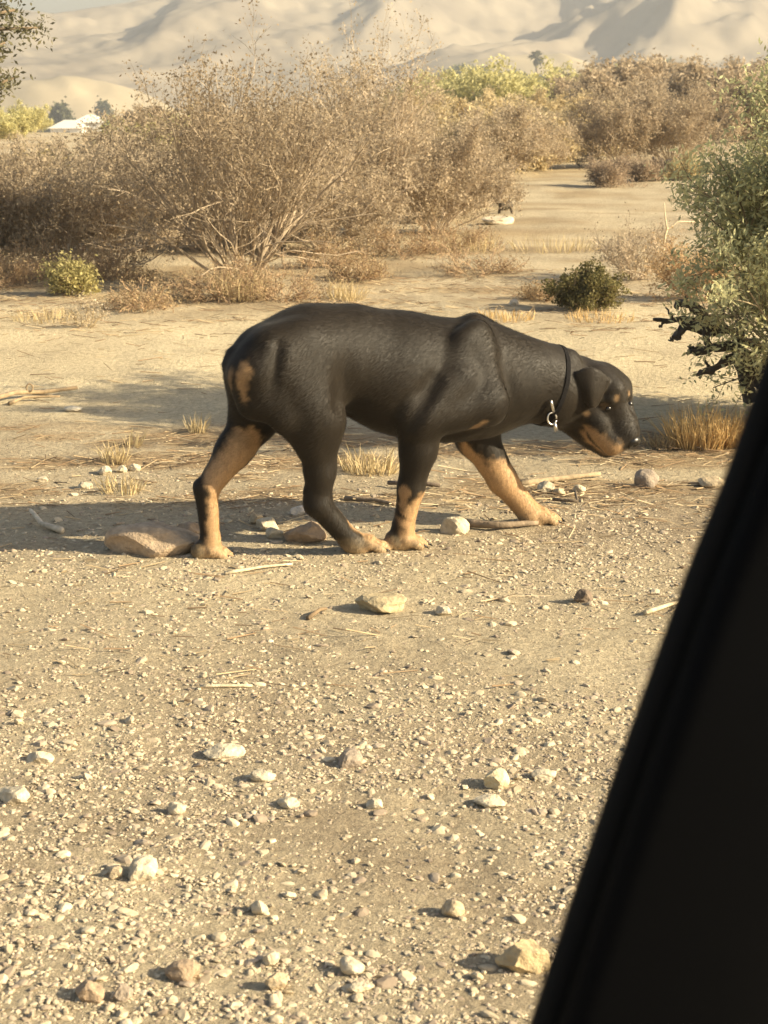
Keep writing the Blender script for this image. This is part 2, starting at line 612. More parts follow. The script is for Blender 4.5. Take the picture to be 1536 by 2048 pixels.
def plant(name, uv, meshes, label, cat, group=None, rz=0.0, sc=1.0, loc=None):
    p = ground_at(*uv) if loc is None else np.array([loc[0], loc[1], float(gh(loc[0], loc[1]))])
    o = empty(name, p, rz)
    o.scale = (sc, sc, sc)
    tag(o, label, cat, group)
    link('stems', meshes[0], o)
    if meshes[1] is not None: link('foliage', meshes[1], o)
    return o


BROWN = dict(stem_col=(0.46, 0.37, 0.27), leaf_cols=((0.32, 0.25, 0.165), (0.45, 0.36, 0.24)))
PINK = dict(stem_col=(0.52, 0.42, 0.30), leaf_cols=((0.37, 0.295, 0.20), (0.50, 0.405, 0.275)))
OLIVE = dict(stem_col=(0.30, 0.25, 0.15), leaf_cols=((0.28, 0.26, 0.10), (0.44, 0.40, 0.17)))
GREEN = dict(stem_col=(0.20, 0.16, 0.10), leaf_cols=((0.40, 0.41, 0.23), (0.66, 0.61, 0.32)))

# the big pale-stemmed shrub behind the dog
plant('dry_shrub', (492, 574), shrub_meshes(101, 1.46, 1.12, 34, 9, 8, 4, 0.011, 0.010, wob=0.14, low=0.05, leaf_top=0.35,
      stem_col=(0.34, 0.27, 0.19), leaf_cols=((0.25, 0.19, 0.12), (0.37, 0.29, 0.185))),
      'large dry shrub with pale grey multi-stemmed base and dark seed heads, behind the dog\'s rump', 'shrub')
plant('dry_shrub', (745, 470), shrub_meshes(102, 1.86, 0.80, 22, 8, 7, 4, 0.012, 0.010, wob=0.14, low=0.02, leaf_top=0.35, **PINK),
      'tallest wispy pinkish brown shrub reaching up over the mountain', 'shrub')
plant('dry_shrub', (150, 545), shrub_meshes(103, 0.80, 0.85, 28, 8, 7, 6, 0.014, 0.007, **BROWN),
      'dense dark brown shrub left of the large pale-stemmed shrub', 'shrub')
plant('dry_shrub', (-30, 540), shrub_meshes(104, 0.74, 0.70, 26, 8, 7, 6, 0.014, 0.007, **BROWN),
      'brown twiggy shrub cut by the left edge of the photo', 'shrub')
plant('dry_shrub', (650, 505), shrub_meshes(105, 0.85, 0.75, 26, 8, 7, 6, 0.014, 0.006, **BROWN),
      'brown shrub just right of the large pale-stemmed shrub, above the dog\'s back', 'shrub')
plant('dry_shrub', (870, 468), shrub_meshes(106, 0.92, 0.72, 28, 8, 7, 6, 0.014, 0.006, **BROWN),
      'rounded brown shrub above the dog\'s withers, left of the sandy gap', 'shrub')
plant('dry_shrub', (965, 418), shrub_meshes(107, 0.62, 0.40, 26, 8, 7, 6, 0.015, 0.006, **BROWN),
      'brown shrub at the edge of the sandy gap, right behind the dark stump', 'shrub')
plant('dry_shrub', (1000, 350), shrub_meshes(108, 0.95, 1.0, 26, 8, 7, 6, 0.018, 0.007, **PINK),
      'broad pale brown shrub beyond the sandy gap, left of the path', 'shrub')
plant('dry_shrub', (350, 420), shrub_meshes(109, 0.95, 1.1, 28, 8, 7, 6, 0.018, 0.007, **BROWN),
      'wide dark brown shrub behind the large pale-stemmed shrub', 'shrub')
plant('dry_shrub', (560, 400), shrub_meshes(110, 1.05, 0.95, 28, 8, 7, 6, 0.018, 0.007, **PINK),
      'pinkish brown shrub behind the large pale-stemmed shrub, on its right', 'shrub')
plant('dry_shrub', (760, 380), shrub_meshes(111, 0.95, 1.0, 28, 8, 7, 6, 0.018, 0.007, **BROWN),
      'brown shrub seen through the tallest wispy shrub', 'shrub')
BRUSH_A = shrub_meshes(170, 0.9, 0.9, 30, 8, 7, 6, 0.016, 0.007, low=0.1, **BROWN)
BRUSH_B = shrub_meshes(171, 0.9, 0.9, 30, 8, 7, 6, 0.016, 0.007, low=0.1, **PINK)
for u, v, sc_k, B_, lb in (
        (95, 478, 0.74, BRUSH_A, 'brown shrub filling the gap behind the dense dark shrub at left'),
        (235, 470, 0.86, BRUSH_B, 'pinkish brown shrub between the dense dark shrub and the large pale-stemmed one'),
        (400, 500, 0.8, BRUSH_A, 'dark brush directly behind the pale stems of the large shrub, on their left'),
        (585, 480, 0.9, BRUSH_A, 'dark brush directly behind the pale stems of the large shrub, on their right'),
        (690, 440, 0.86, BRUSH_B, 'pinkish brown shrub below the tallest wispy shrub'),
        (800, 425, 0.82, BRUSH_A, 'brown shrub between the tallest wispy shrub and the rounded brown one'),
        (900, 440, 0.65, BRUSH_A, 'brown shrub just left of the dark stump'),
        (1085, 340, 0.75, BRUSH_B, 'pale brown shrub bordering the path on its left side'),
        (160, 400, 0.75, BRUSH_A, 'dark brown shrub under the yellow green one at left'),
        (480, 350, 1.05, BRUSH_B, 'pinkish shrub seen between the upper branches of the large shrub'),
        (900, 330, 0.95, BRUSH_B, 'broad pale brown shrub under the yellow green belt'),
        (640, 340, 0.95, BRUSH_A, 'brown shrub behind the tallest wispy shrub, on its left')):
    plant('dry_shrub', (u, v), B_, lb, 'shrub', rz=u * 0.9, sc=sc_k)
# yellow-green shrubs at the left
plant('pale_shrub', (30, 430), shrub_meshes(112, 0.62, 0.62, 20, 7, 7, 4, 0.016, 0.006,
      stem_col=(0.36, 0.29, 0.16), leaf_cols=((0.36, 0.28, 0.12), (0.46, 0.37, 0.17))),
      'straw yellow shrub at the left edge behind the brown shrubs', 'shrub')
plant('green_shrub', (265, 330), shrub_meshes(113, 0.50, 0.95, 18, 7, 7, 4, 0.024, 0.007, **OLIVE),
      'yellow green shrub left of the large pale-stemmed shrub, below the white houses', 'shrub')
plant('green_shrub', (145, 590), shrub_meshes(114, 0.21, 0.21, 12, 6, 6, 4, 0.011, 0.004,
      stem_col=(0.22, 0.16, 0.09), leaf_cols=((0.36, 0.31, 0.12), (0.48, 0.42, 0.19))),
      'small pale yellow green bush on the ground at the left edge of the brush', 'shrub')
plant('dry_shrub', (170, 655), shrub_meshes(115, 0.17, 0.16, 8, 4, 4, 2, 0.006, 0.003,
      stem_col=(0.42, 0.33, 0.20), leaf_cols=((0.5, 0.40, 0.27), (0.6, 0.5, 0.36))),
      'small bare straw coloured plant with pale seed heads in front of the yellow green bush', 'plant')
# low dead brush under the big shrub
for k, (u, v, h, r, lb) in enumerate((
        (420, 600, 0.20, 0.40, 'low reddish dead brush under the large shrub, on its left'),
        (560, 600, 0.22, 0.42, 'low reddish dead brush under the large shrub, directly above the dog\'s rump'),
        (280, 620, 0.13, 0.28, 'lowest dead brush right of the yellow green bush'),
        (720, 560, 0.16, 0.30, 'patch of low dead brush above the middle of the dog\'s back'),
        (-10, 575, 0.20, 0.40, 'low dead brush at the left edge in front of the brown twiggy shrub'),
        (70, 560, 0.18, 0.35, 'low dead brush behind the small yellow green bush'),
        (230, 560, 0.24, 0.35, 'low dead brush in front of the dense dark shrub, right of the yellow green bush'),
        (660, 530, 0.22, 0.35, 'low dead brush at the foot of the brown shrub above the dog\'s back'),
        (810, 510, 0.20, 0.45, 'low dead brush in front of the rounded brown shrub, its left half'),
        (905, 500, 0.18, 0.40, 'low dead brush in front of the rounded brown shrub, its right half'),
        (960, 545, 0.07, 0.45, 'flat dead litter brush on the sand above the dog\'s withers'))):
    plant('dead_brush', (u, v), shrub_meshes(120 + k, h, r, 24, 8, 6, 1, 0.007, 0.003, low=0.3, up=0.02, wob=0.22,
          stem_col=(0.36, 0.25, 0.15), leaf_cols=((0.34, 0.24, 0.13), (0.44, 0.34, 0.19))), lb, 'brush', 'low dead brush')
# small green shrub above the dog's neck
plant('green_shrub', (1172, 616), shrub_meshes(130, 0.25, 0.25, 20, 7, 7, 5, 0.009, 0.004, clump=0.012, up=0.06,
      stem_col=(0.22, 0.16, 0.09), leaf_cols=((0.10, 0.095, 0.035), (0.24, 0.20, 0.075))),
      'small dark green creosote bush on the sand above the dog\'s neck', 'shrub')
plant('dry_shrub', (1075, 600), shrub_meshes(131, 0.09, 0.16, 14, 6, 5, 2, 0.007, 0.003,
      stem_col=(0.32, 0.22, 0.13), leaf_cols=((0.28, 0.19, 0.10), (0.38, 0.28, 0.15))),
      'tiny brown plant touching the left side of the small green bush', 'plant')
# grey dead brush with the bare white stick
plant('dead_brush', (1270, 560), shrub_meshes(132, 0.42, 0.34, 22, 8, 7, 1, 0.008, 0.004, low=0.1, **PINK),
      'tangled pinkish dead brush beside the bare pale sapling', 'brush')
plant('dead_brush', (1400, 600), shrub_meshes(133, 0.34, 0.36, 20, 8, 6, 2, 0.009, 0.004,
      stem_col=(0.42, 0.28, 0.15), leaf_cols=((0.42, 0.28, 0.14), (0.5, 0.36, 0.19))),
      'orange tan dead brush right of the bare pale sapling', 'brush')


def sapling():
    y = ground_at(1322, 558)[1]
    o = empty('bare_sapling', ground_at(1322, 558))
    tag(o, 'bare pale sapling stick forking to the right, beside the pinkish brush', 'dead sapling')
    base = np.array(o.location)
    def path(pts): return np.array([at(u, v, y + dy) for u, v, dy in pts]) - base
    def add(name, pts, r0, r1):
        p = path(pts)
        t = np.linspace(0, len(p) - 1, 3 * (len(p) - 1) + 1)
        q = np.stack([np.interp(t, np.arange(len(p)), p[:, k]) for k in range(3)], 1)
        b = Bag(); v, f, tr = sweep(q, np.linspace(r0, r1, len(q)), 7, bump=0.15)
        b.tube(v, f, tr, (0.62, 0.50, 0.33))
        link(name, b.mesh(name, M_WOOD, True), o)
    add('trunk', [(1318, 562, 0), (1326, 510, 0.01), (1330, 470, 0.0), (1336, 455, 0)], 0.011, 0.007)
    add('branch', [(1334, 460, 0), (1356, 443, 0.02), (1390, 444, 0.05), (1405, 440, 0.1)], 0.007, 0.004)
    add('branch', [(1334, 460, 0), (1330, 430, -0.02), (1328, 405, 0.0)], 0.006, 0.003)
    add('branch', [(1322, 556, 0), (1352, 530, -0.05), (1385, 515, -0.06)], 0.006, 0.003)
    add('branch', [(1290, 562, 0), (1291, 530, 0.0), (1288, 495, 0)], 0.004, 0.003)
    add('root', [(1318, 561, 0), (1290, 564, -0.03), (1262, 563, -0.02)], 0.007, 0.004)


sapling()

# ------------------------------------------------------------------ big green shrub at the right, with black dead wood below it
SHRUB_Y = 6.2
bx, by = at(1700, 800, SHRUB_Y)[:2]
big = plant('green_shrub', None, shrub_meshes(140, 1.44, 0.45, 90, 11, 8, 15, 0.0125, 0.009, clump=0.022, low=0.06, up=0.06, wob=0.13, tmin=0.2, aspect=0.34, **GREEN),
      'large leafy green shrub with sunlit yellow green tips, behind the car pillar', 'shrub', loc=(bx, by))


def dead_wood():
    o = empty('dead_wood', ground_at(1480, 790))
    tag(o, 'black knobbly dead branches poking out under the large green shrub', 'dead wood')
    base = np.array(o.location)
    def add(pts, r0, r1, seed):
        p = np.array([at(u, v, y) for u, v, y in pts]) - base
        t = np.linspace(0, len(p) - 1, 4 * (len(p) - 1) + 1)
        q = np.stack([np.interp(t, np.arange(len(p)), p[:, k]) for k in range(3)], 1)
        g = np.random.default_rng(seed)
        r = np.linspace(r0, r1, len(q)) * (0.75 + 0.5 * g.random(len(q))) * 0.58
        q = q + g.normal(0, 0.004, q.shape)
        b = Bag(); v, f, tr = sweep(q, r, 9, bump=0.35, seed=seed)
        b.tube(v, f, tr, (0.085, 0.072, 0.057))
        link('branch', b.mesh('branch', M_WOOD, False), o)
    add([(1520, 700, 6.6), (1460, 660, 6.5), (1400, 640, 6.45), (1340, 640, 6.4), (1308, 640, 6.35)], 0.035, 0.012, 1)
    add([(1440, 668, 6.5), (1400, 620, 6.45), (1365, 605, 6.4), (1350, 612, 6.4)], 0.04, 0.022, 2)
    add([(1440, 660, 6.5), (1375, 650, 6.42), (1350, 678, 6.38)], 0.05, 0.025, 3)
    add([(1530, 740, 6.6), (1460, 690, 6.5), (1410, 700, 6.4), (1375, 708, 6.35)], 0.05, 0.012, 4)
    add([(1530, 770, 6.6), (1470, 710, 6.5), (1430, 735, 6.35), (1393, 748, 6.3)], 0.055, 0.012, 5)
    add([(1500, 800, 6.5), (1480, 720, 6.5), (1480, 640, 6.55)], 0.06, 0.03, 6)
    add([(1395, 640, 6.45), (1410, 660, 6.42), (1420, 690, 6.45)], 0.03, 0.02, 7)
    for k, (u, v, du, dv) in enumerate(((1350, 640, -14, -22), (1375, 612, -6, -20), (1400, 690, -26, 14), (1420, 735, -12, -20), (1440, 655, 10, -40),
                                        (1330, 640, -10, 16), (1385, 705, -6, -16), (1405, 740, -6, 18), (1360, 675, -22, 6))):
        add([(u, v, 6.42), (u + du * 0.6, v + dv * 0.5, 6.4), (u + du, v + dv, 6.41)], 0.014, 0.005, 20 + k)


dead_wood()


# ------------------------------------------------------------------ stuff further back
plant('dry_shrub', (1235, 335), shrub_meshes(150, 1.25, 1.05, 26, 8, 8, 5, 0.020, 0.010, **BROWN),
      'tall dark brown thicket right of the path, left half', 'shrub', 'brown thicket beyond the path')
plant('dry_shrub', (1345, 330), shrub_meshes(151, 1.40, 1.10, 26, 8, 8, 5, 0.020, 0.010, **BROWN),
      'tall dark brown thicket right of the path, next to the large green shrub', 'shrub', 'brown thicket beyond the path')
plant('dry_shrub', (1215, 375), shrub_meshes(152, 0.30, 0.45, 20, 7, 7, 4, 0.013, 0.005,
      stem_col=(0.36, 0.28, 0.20), leaf_cols=((0.30, 0.22, 0.15), (0.40, 0.31, 0.21))),
      'low grey shrub with a dark shadow beside it on the path', 'shrub', 'low grey shrubs beside the path')
plant('dry_shrub', (1285, 362), shrub_meshes(153, 0.30, 0.32, 20, 7, 7, 4, 0.013, 0.005,
      stem_col=(0.36, 0.28, 0.20), leaf_cols=((0.32, 0.24, 0.17), (0.42, 0.33, 0.22))),
      'low grey shrub just left of the short dark trunk', 'shrub', 'low grey shrubs beside the path')
plant('pale_shrub', (1370, 360), shrub_meshes(154, 0.28, 0.32, 20, 7, 7, 4, 0.013, 0.005,
      stem_col=(0.42, 0.34, 0.2), leaf_cols=((0.42, 0.33, 0.16), (0.52, 0.42, 0.22))),
      'low straw coloured shrub between the dark trunk and the large green shrub', 'shrub', 'low grey shrubs beside the path')

far_a = shrub_meshes(160, 1.0, 1.25, 16, 6, 6, 9, 0.040, 0.012, clump=0.06, stem_col=(0.3, 0.25, 0.12),
                     leaf_cols=((0.46, 0.42, 0.19), (0.62, 0.56, 0.27)))
far_b = shrub_meshes(161, 1.0, 1.2, 16, 6, 6, 9, 0.040, 0.012, clump=0.06, stem_col=(0.3, 0.24, 0.13),
                     leaf_cols=((0.48, 0.38, 0.21), (0.60, 0.49, 0.28)))
far_c = shrub_meshes(162, 1.0, 1.1, 16, 6, 6, 9, 0.040, 0.012, clump=0.06, stem_col=(0.26, 0.2, 0.12),
                     leaf_cols=((0.36, 0.28, 0.185), (0.50, 0.40, 0.27)))


def far_shrub(u, v, meshes, sc, label, group, y=None):
    if y is None:
        p = ground_at(u, v)
        loc = (p[0], p[1])
    else:
        loc = at(u, v, y)[:2]
    return plant('desert_shrub', None, meshes, label, 'shrub', group, rz=u * 0.7, sc=sc, loc=loc)


def belt(u, a, b): return 'left end' if u < a else ('middle' if u < b else 'right end')


g_ = np.random.default_rng(5)
for k in range(26):                                   # yellow-green belt
    u = 850 + k * 16.5 + g_.normal(0, 8)
    far_shrub(u, 0, far_a, 1.0 + 0.5 * g_.random(), 'yellow green shrub in the bright belt behind the brown brush, ' + belt(u, 990, 1130), 'yellow green shrub belt, ' + belt(u, 990, 1130), y=48 + 34 * g_.random())
for k in range(34):                                   # straw shrubs in front of it
    u = 820 + g_.random() * 420
    far_shrub(u, 0, far_b, 0.55 + 0.4 * g_.random(), 'straw coloured shrub on the flat below the yellow green belt, ' + belt(u, 960, 1100), 'straw coloured shrubs on the flat, ' + belt(u, 960, 1100), y=24 + 20 * g_.random())
for k in range(30):                                   # dark brush at the right
    u = 1170 + g_.random() * 420
    far_shrub(u, 0, far_c, 1.2 + 0.6 * g_.random(), 'dark brown shrub in the thicket under the right skyline, ' + belt(u, 1300, 1440), 'dark brown thicket at right, ' + belt(u, 1300, 1440), y=34 + 50 * g_.random())
for k in range(24):                                   # left middle distance
    u = -150 + g_.random() * 560
    if 70 < u < 235: u = u - 165 if u < 150 else u + 110
    far_shrub(u, 0, (far_b, far_a, far_c)[k % 3], 0.45 + 0.35 * g_.random(),
              ('straw coloured', 'yellow green', 'dark brown')[k % 3] + ' shrub on the slope below the white houses',
              ('straw coloured', 'yellow green', 'dark brown')[k % 3] + ' shrubs below the houses', y=30 + 60 * g_.random())


# ------------------------------------------------------------------ far trees, palm, houses
def tree_meshes(seed, h, r, trunk_h, cols, n=1500, leaf=0.35):
    g = np.random.default_rng(seed)
    b = Bag()
    path = np.array([[0, 0, -0.3], [0.05 * r, 0, trunk_h * 0.6], [0, 0.05 * r, trunk_h], [0.1 * r, 0, h * 0.75]])
    v, f, t = sweep(path, [0.06 * h, 0.045 * h, 0.035 * h, 0.012 * h], 7)
    b.tube(v, f, t, (0.16, 0.12, 0.08))
    for k in range(6):
        a = k * 1.05; e = np.array([math.cos(a) * r * 0.6, math.sin(a) * r * 0.6, trunk_h + (h - trunk_h) * 0.55])
        v, f, t = sweep(np.array([[0, 0, trunk_h * 0.8], e * 0.5 + np.array([0, 0, trunk_h * 0.5]), e]), [0.025 * h, 0.018 * h, 0.006 * h], 5)
        b.tube(v, f, t, (0.16, 0.12, 0.08))
    clumps = g.normal(size=(22, 3)); clumps /= np.linalg.norm(clumps, axis=1, keepdims=True)
    clumps *= (0.35 + 0.6 * g.random((22, 1)))
    P = clumps[g.integers(0, 22, n)] + g.normal(0, 0.20, (n, 3))
    P *= np.array([r, r, (h - trunk_h) * 0.5]); P[:, 2] += trunk_h + (h - trunk_h) * 0.5
    v, f = leaf_quads(g, P, leaf, 0.6)
    k = g.random((n, 1))
    lb = Bag(); lb.add(v, f, np.repeat(np.array(cols[0]) * (1 - k) + np.array(cols[1]) * k, 4, 0))
    return b.mesh('trunk', M_STEM, True), lb.mesh('crown', M_LEAF)


T_ROUND = tree_meshes(201, 5.0, 3.6, 1.2, ((0.07, 0.085, 0.04), (0.13, 0.14, 0.065)))
T_TALL = tree_meshes(202, 7.0, 1.9, 1.5, ((0.08, 0.085, 0.045), (0.14, 0.14, 0.07)))


def far_tree(u, y, meshes, sc, label, group, sz=1.0):
    x = at(u, 0, y)[0]
    o = empty('tree', (x, y, float(gh(x, y))), u * 0.31)
    o.scale = (sc, sc, sc * sz)
    tag(o, label, 'tree', group)
    link('trunk', meshes[0], o); link('crown', meshes[1], o)


far_tree(945, 300, T_ROUND, 1.05, 'dark round tree on the plain left of the palm', None, 0.8)
far_tree(1318, 300, T_ROUND, 0.85, 'dark round tree on the skyline right of the palm, above the brown thicket', None, 1.2)
far_tree(1365, 310, T_ROUND, 0.45, 'small dark tree on the skyline, next right of the round one', None, 1.9)
far_tree(1468, 310, T_TALL, 0.75, 'cone shaped dark tree on the right skyline', None)
far_tree(1290, 330, T_TALL, 0.5, 'narrow tree on the skyline left of the round dark tree', None)
for k in range(18):
    u = 850 + 700 * g_.random()
    far_tree(u, 250 + 75 * g_.random(), (T_ROUND, T_TALL)[k % 2], 0.32 + 0.3 * g_.random(),
             'small distant ' + ('round', 'upright')[k % 2] + ' tree in the row at the foot of the mountain', 'distant ' + ('round', 'upright') [k % 2] + ' trees at the mountain foot')
for k in range(16):
    u = -120 + 340 * g_.random()
    far_tree(u, 255 + 70 * g_.random(), (T_ROUND, T_ROUND, T_TALL)[k % 3], 0.5 + 0.4 * g_.random(),
             'distant ' + ('broad', 'broad', 'upright')[k % 3] + ' tree around the white houses', 'distant ' + ('broad', 'broad', 'upright')[k % 3] + ' trees around the white houses')


def palm():
    y = 300.0
    x = at(1075, 0, y)[0]
    z = float(gh(x, y))
    o = empty('palm_tree', (x, y, z))
    tag(o, 'single fan palm standing above the far tree line', 'palm tree')
    top = (HORIZON - 118) / F * y + CAM_H - z
    b = Bag(); v, f, t = sweep(np.array([[0, 0, -0.5], [0.15, 0, top * 0.5], [0, 0, top]]), [0.34, 0.24, 0.2], 8)
    b.tube(v, f, t, (0.22, 0.17, 0.12))
    link('trunk', b.mesh('trunk', M_STEM, True), o)
    g = np.random.default_rng(9); lb = Bag()
    for k in range(46):
        a = g.random() * 6.28; e = g.uniform(-0.9, 1.2); L = 1.7
        d = np.array([math.cos(a) * math.cos(e), math.sin(a) * math.cos(e), math.sin(e)])
        s = np.array([-math.sin(a), math.cos(a), 0]) * 0.42
        p0 = np.array([0, 0, top]); p1 = p0 + d * L * 0.6; p2 = p0 + d * L + np.array([0, 0, -0.35])
        lb.add([p0, p1 - s, p2, p1 + s], np.array([[0, 1, 2, 3]]), np.array([0.10, 0.095, 0.05]) * (0.7 + 0.7 * g.random()))
    link('crown', lb.mesh('crown', M_LEAF), o)


palm()


def box(b, x0, x1, y0, y1, z0, z1, c):
    v = [(x, y, z) for x in (x0, x1) for y in (y0, y1) for z in (z0, z1)]
    b.add(v, hf, c)


def house(u, y, w, h, roof_col, label, dz=0.0):
    x = at(u, 0, y)[0]
    z = float(gh(x, y)) + dz
    o = empty('house', (x, y, z))
    tag(o, label, 'house')
    b = Bag(); box(b, -w / 2, w / 2, -3, 3, -1, h, (0.78, 0.74, 0.66)); link('wall', b.mesh('wall', M_WALL), o)
    b = Bag()
    e = 0.4
    v = [(-w / 2 - e, -3 - e, h), (w / 2 + e, -3 - e, h), (w / 2 + e, 3 + e, h), (-w / 2 - e, 3 + e, h),
         (-w / 2 + 1.5, 0, h + 1.1), (w / 2 - 1.5, 0, h + 1.1)]
    b.add(v, np.array([(0, 1, 5, 4), (2, 3, 4, 5), (3, 2, 1, 0)]), roof_col)
    b.f.setdefault(3, []).append(np.array([(1, 2, 5), (3, 0, 4)]))
    link('roof', b.mesh('roof', M_WALL), o)
    n = max(1, int(w / 3))
    for k in range(n):
        wx = -w / 2 + (k + 0.5) * w / n
        b = Bag(); box(b, wx - 0.5, wx + 0.5, -3.05, -2.95, h * 0.4, h * 0.8, (0.10, 0.11, 0.12)); link('window', b.mesh('window', M_WALL), o)


house(128, 250, 4.4, 2.2, (0.68, 0.62, 0.52), 'white house at far left, the left one of the pair')
house(172, 262, 4.0, 2.6, (0.74, 0.68, 0.58), 'white house at far left, the taller right one of the pair')
house(1258, 330, 1.2, 2.6, (0.7, 0.66, 0.6), 'tiny white building on the right skyline')

# ------------------------------------------------------------------ leafy branch at the upper left: a tree that stands outside the frame
def left_tree():
    y = 8.6
    bx_ = at(-330, 0, y)[0]
    o = empty('mesquite_tree', (bx_, y, float(gh(bx_, y))))
    tag(o, 'dark leafy tree reaching in at the upper left corner', 'tree')
    g = np.random.default_rng(77)
    base = np.array(o.location)
    tb = Bag(); P = []
    def limb(pts, r0, r1):
        p = np.array([at(u, v, yy) for u, v, yy in pts]) - base
        v, f, t = sweep(p, np.linspace(r0, r1, len(p)), 6, bump=0.2)
        tb.tube(v, f, t, (0.19, 0.14, 0.09))
        return p
    tr = np.array([[0, 0, -0.05], [0.05, 0, 0.5], [0.02, 0.03, 1.0]])
    v, f, t = sweep(tr, [0.09, 0.07, 0.06], 8, bump=0.15); tb.tube(v, f, t, (0.19, 0.14, 0.09))
    limbs = [[(-330, 250, 8.6), (-180, 120, 8.55), (-50, 60, 8.5), (80, 55, 8.5)],
             [(-330, 250, 8.6), (-180, 190, 8.5), (-80, 130, 8.4), (10, 85, 8.4)],
             [(-330, 260, 8.6), (-160, 230, 8.5), (-60, 190, 8.4), (28, 155, 8.4)],
             [(-330, 240, 8.6), (-300, 60, 8.7), (-240, -80, 8.8)],
             [(-180, 120, 8.55), (-80, 40, 8.6), (30, 20, 8.6)],
             [(-330, 240, 8.6), (-430, 100, 8.4), (-520, 20, 8.4)]]
    for L in limbs:
        p = limb(L, 0.03, 0.005)
        for k in range(150):
            t = 0.45 + 0.58 * g.random(); t = min(t, 1.0) * (len(p) - 1) * 0.999
            i = int(t); q = p[i] * (1 - t + i) + p[i + 1] * (t - i)
            P.append(q + g.normal(0, 0.035, 3))
    P = np.array(P)
    P = np.repeat(P, 4, 0) + g.normal(0, 0.02, (len(P) * 4, 3))
    v, f = leaf_quads(g, P, 0.014, 0.4)
    k = g.random((len(P), 1))
    lb = Bag(); lb.add(v, f, np.repeat(np.array((0.10, 0.095, 0.055)) * (1 - k) + np.array((0.20, 0.18, 0.095)) * k, 4, 0))
    link('trunk', tb.mesh('trunk', M_STEM, True), o)
    link('crown', lb.mesh('crown', M_LEAF), o)


left_tree()

# ------------------------------------------------------------------ dark stump and pale rocks in the gap
def ico(sub):
    t = (1 + 5 ** 0.5) / 2
    v = [(-1, t, 0), (1, t, 0), (-1, -t, 0), (1, -t, 0), (0, -1, t), (0, 1, t), (0, -1, -t), (0, 1, -t), (t, 0, -1), (t, 0, 1), (-t, 0, -1), (-t, 0, 1)]
    f = [(0, 11, 5), (0, 5, 1), (0, 1, 7), (0, 7, 10), (0, 10, 11), (1, 5, 9), (5, 11, 4), (11, 10, 2), (10, 7, 6), (7, 1, 8),
         (3, 9, 4), (3, 4, 2), (3, 2, 6), (3, 6, 8), (3, 8, 9), (4, 9, 5), (2, 4, 11), (6, 2, 10), (8, 6, 7), (9, 8, 1)]
    v = [np.array(p) / np.linalg.norm(p) for p in v]
    for _ in range(sub):
        cache = {}; nf = []
        def mid(a, b):
            k = (min(a, b), max(a, b))
            if k not in cache:
                m = v[a] + v[b]; v.append(m / np.linalg.norm(m)); cache[k] = len(v) - 1
            return cache[k]
        for a, b, c in f:
            ab, bc, ca = mid(a, b), mid(b, c), mid(c, a)
            nf += [(a, ab, ca), (b, bc, ab), (c, ca, bc), (ab, bc, ca)]
        f = nf
    return np.array(v), np.array(f)


ICO0, ICO1, ICO2, ICO3 = ico(0), ico(1), ico(2), ico(3)


def stone_mesh(seed, sx, sy, sz, col, cuts=9, sub=2):
    """an angular stone: a ball cut by random planes"""
    g = np.random.default_rng(seed)
    v, f = (ICO2 if sub == 2 else ICO3)
    v = v.copy()
    n = g.normal(size=(cuts, 3)); n /= np.linalg.norm(n, axis=1, keepdims=True)
    for k in range(cuts):
        lim = g.uniform(0.62, 0.9)
        d = v @ n[k]
        v = v - np.maximum(d - lim, 0)[:, None] * n[k]
    ph = g.random((5, 3)) * 6
    for k in range(5):
        v = v * (1 + 0.03 * np.sin(v @ g.normal(0, 5, 3) + ph[k, 0]))[:, None]
    v = v * np.array([sx, sy, sz])
    c = np.array(col)[None] * (0.92 + 0.16 * g.random((len(v), 1)))
    return make_mesh('stone', v, f, M_STONE, False, c)


PALE = (0.51, 0.43, 0.30); TAN = (0.45, 0.35, 0.22); BRN = (0.33, 0.24, 0.155); GREY = (0.28, 0.225, 0.17); DARK = (0.16, 0.12, 0.085)


def stone(u, v, w, h, col, label, group=None, seed=None, sub=2, flat=0.8):
    """u, v: where its foot meets the ground; w, h: size as seen, in photograph pixels"""
    p = ground_at(u, v)
    mpp = np.linalg.norm(p - np.array([0, 0, CAM_H])) / F
    sx, sz = w * mpp / 2 * 1.1, h * mpp / 2 * 1.1
    seed = int(u * 7 + v * 13) if seed is None else seed
    o = link('stone', stone_mesh(seed, sx, sx * flat, sz, col, sub=sub))
    o.location = (p[0], p[1] + sx * flat * 0.5, p[2] + sz * 0.5)
    o.rotation_euler = (0, 0, ((seed % 13) * 0.1 - 0.6) * (1.0 if w < 2 * h else 0.12))
    tag(o, label, 'stone', group)
    return o


stone(308, 1110, 186, 70, (0.40, 0.30, 0.20), 'large flat brown stone lying behind the dog\'s trailing hind foot', seed=17, sub=3, flat=0.5)
stone(378, 1080, 60, 40, BRN, 'brown stone touching the top right of the large flat stone', sub=3)
stone(610, 1085, 80, 46, BRN, 'brown stone just left of the dog\'s near hind paw')
stone(535, 1062, 52, 30, PALE, 'pale rounded stone between the dog\'s hind legs, upper one')
stone(548, 1076, 38, 24, PALE, 'pale small stone between the dog\'s hind legs, lower one')
stone(512, 1048, 30, 26, TAN, 'tan stone between the dog\'s hind legs, left of the pale rounded one')
stone(596, 1030, 34, 22, (0.6, 0.55, 0.48), 'whitish stone against the back of the dog\'s near hock')
stone(910, 1068, 54, 42, PALE, 'pale cream block between the dog\'s front paws', seed=6)
stone(1293, 976, 46, 44, GREY, 'grey brown upright stone on the ground below the dog\'s nose', sub=3)
stone(1092, 985, 34, 26, PALE, 'pale stone just beyond the dog\'s leading front paw')
stone(1120, 990, 26, 18, TAN, 'tan stone right of the pale one beyond the leading paw')
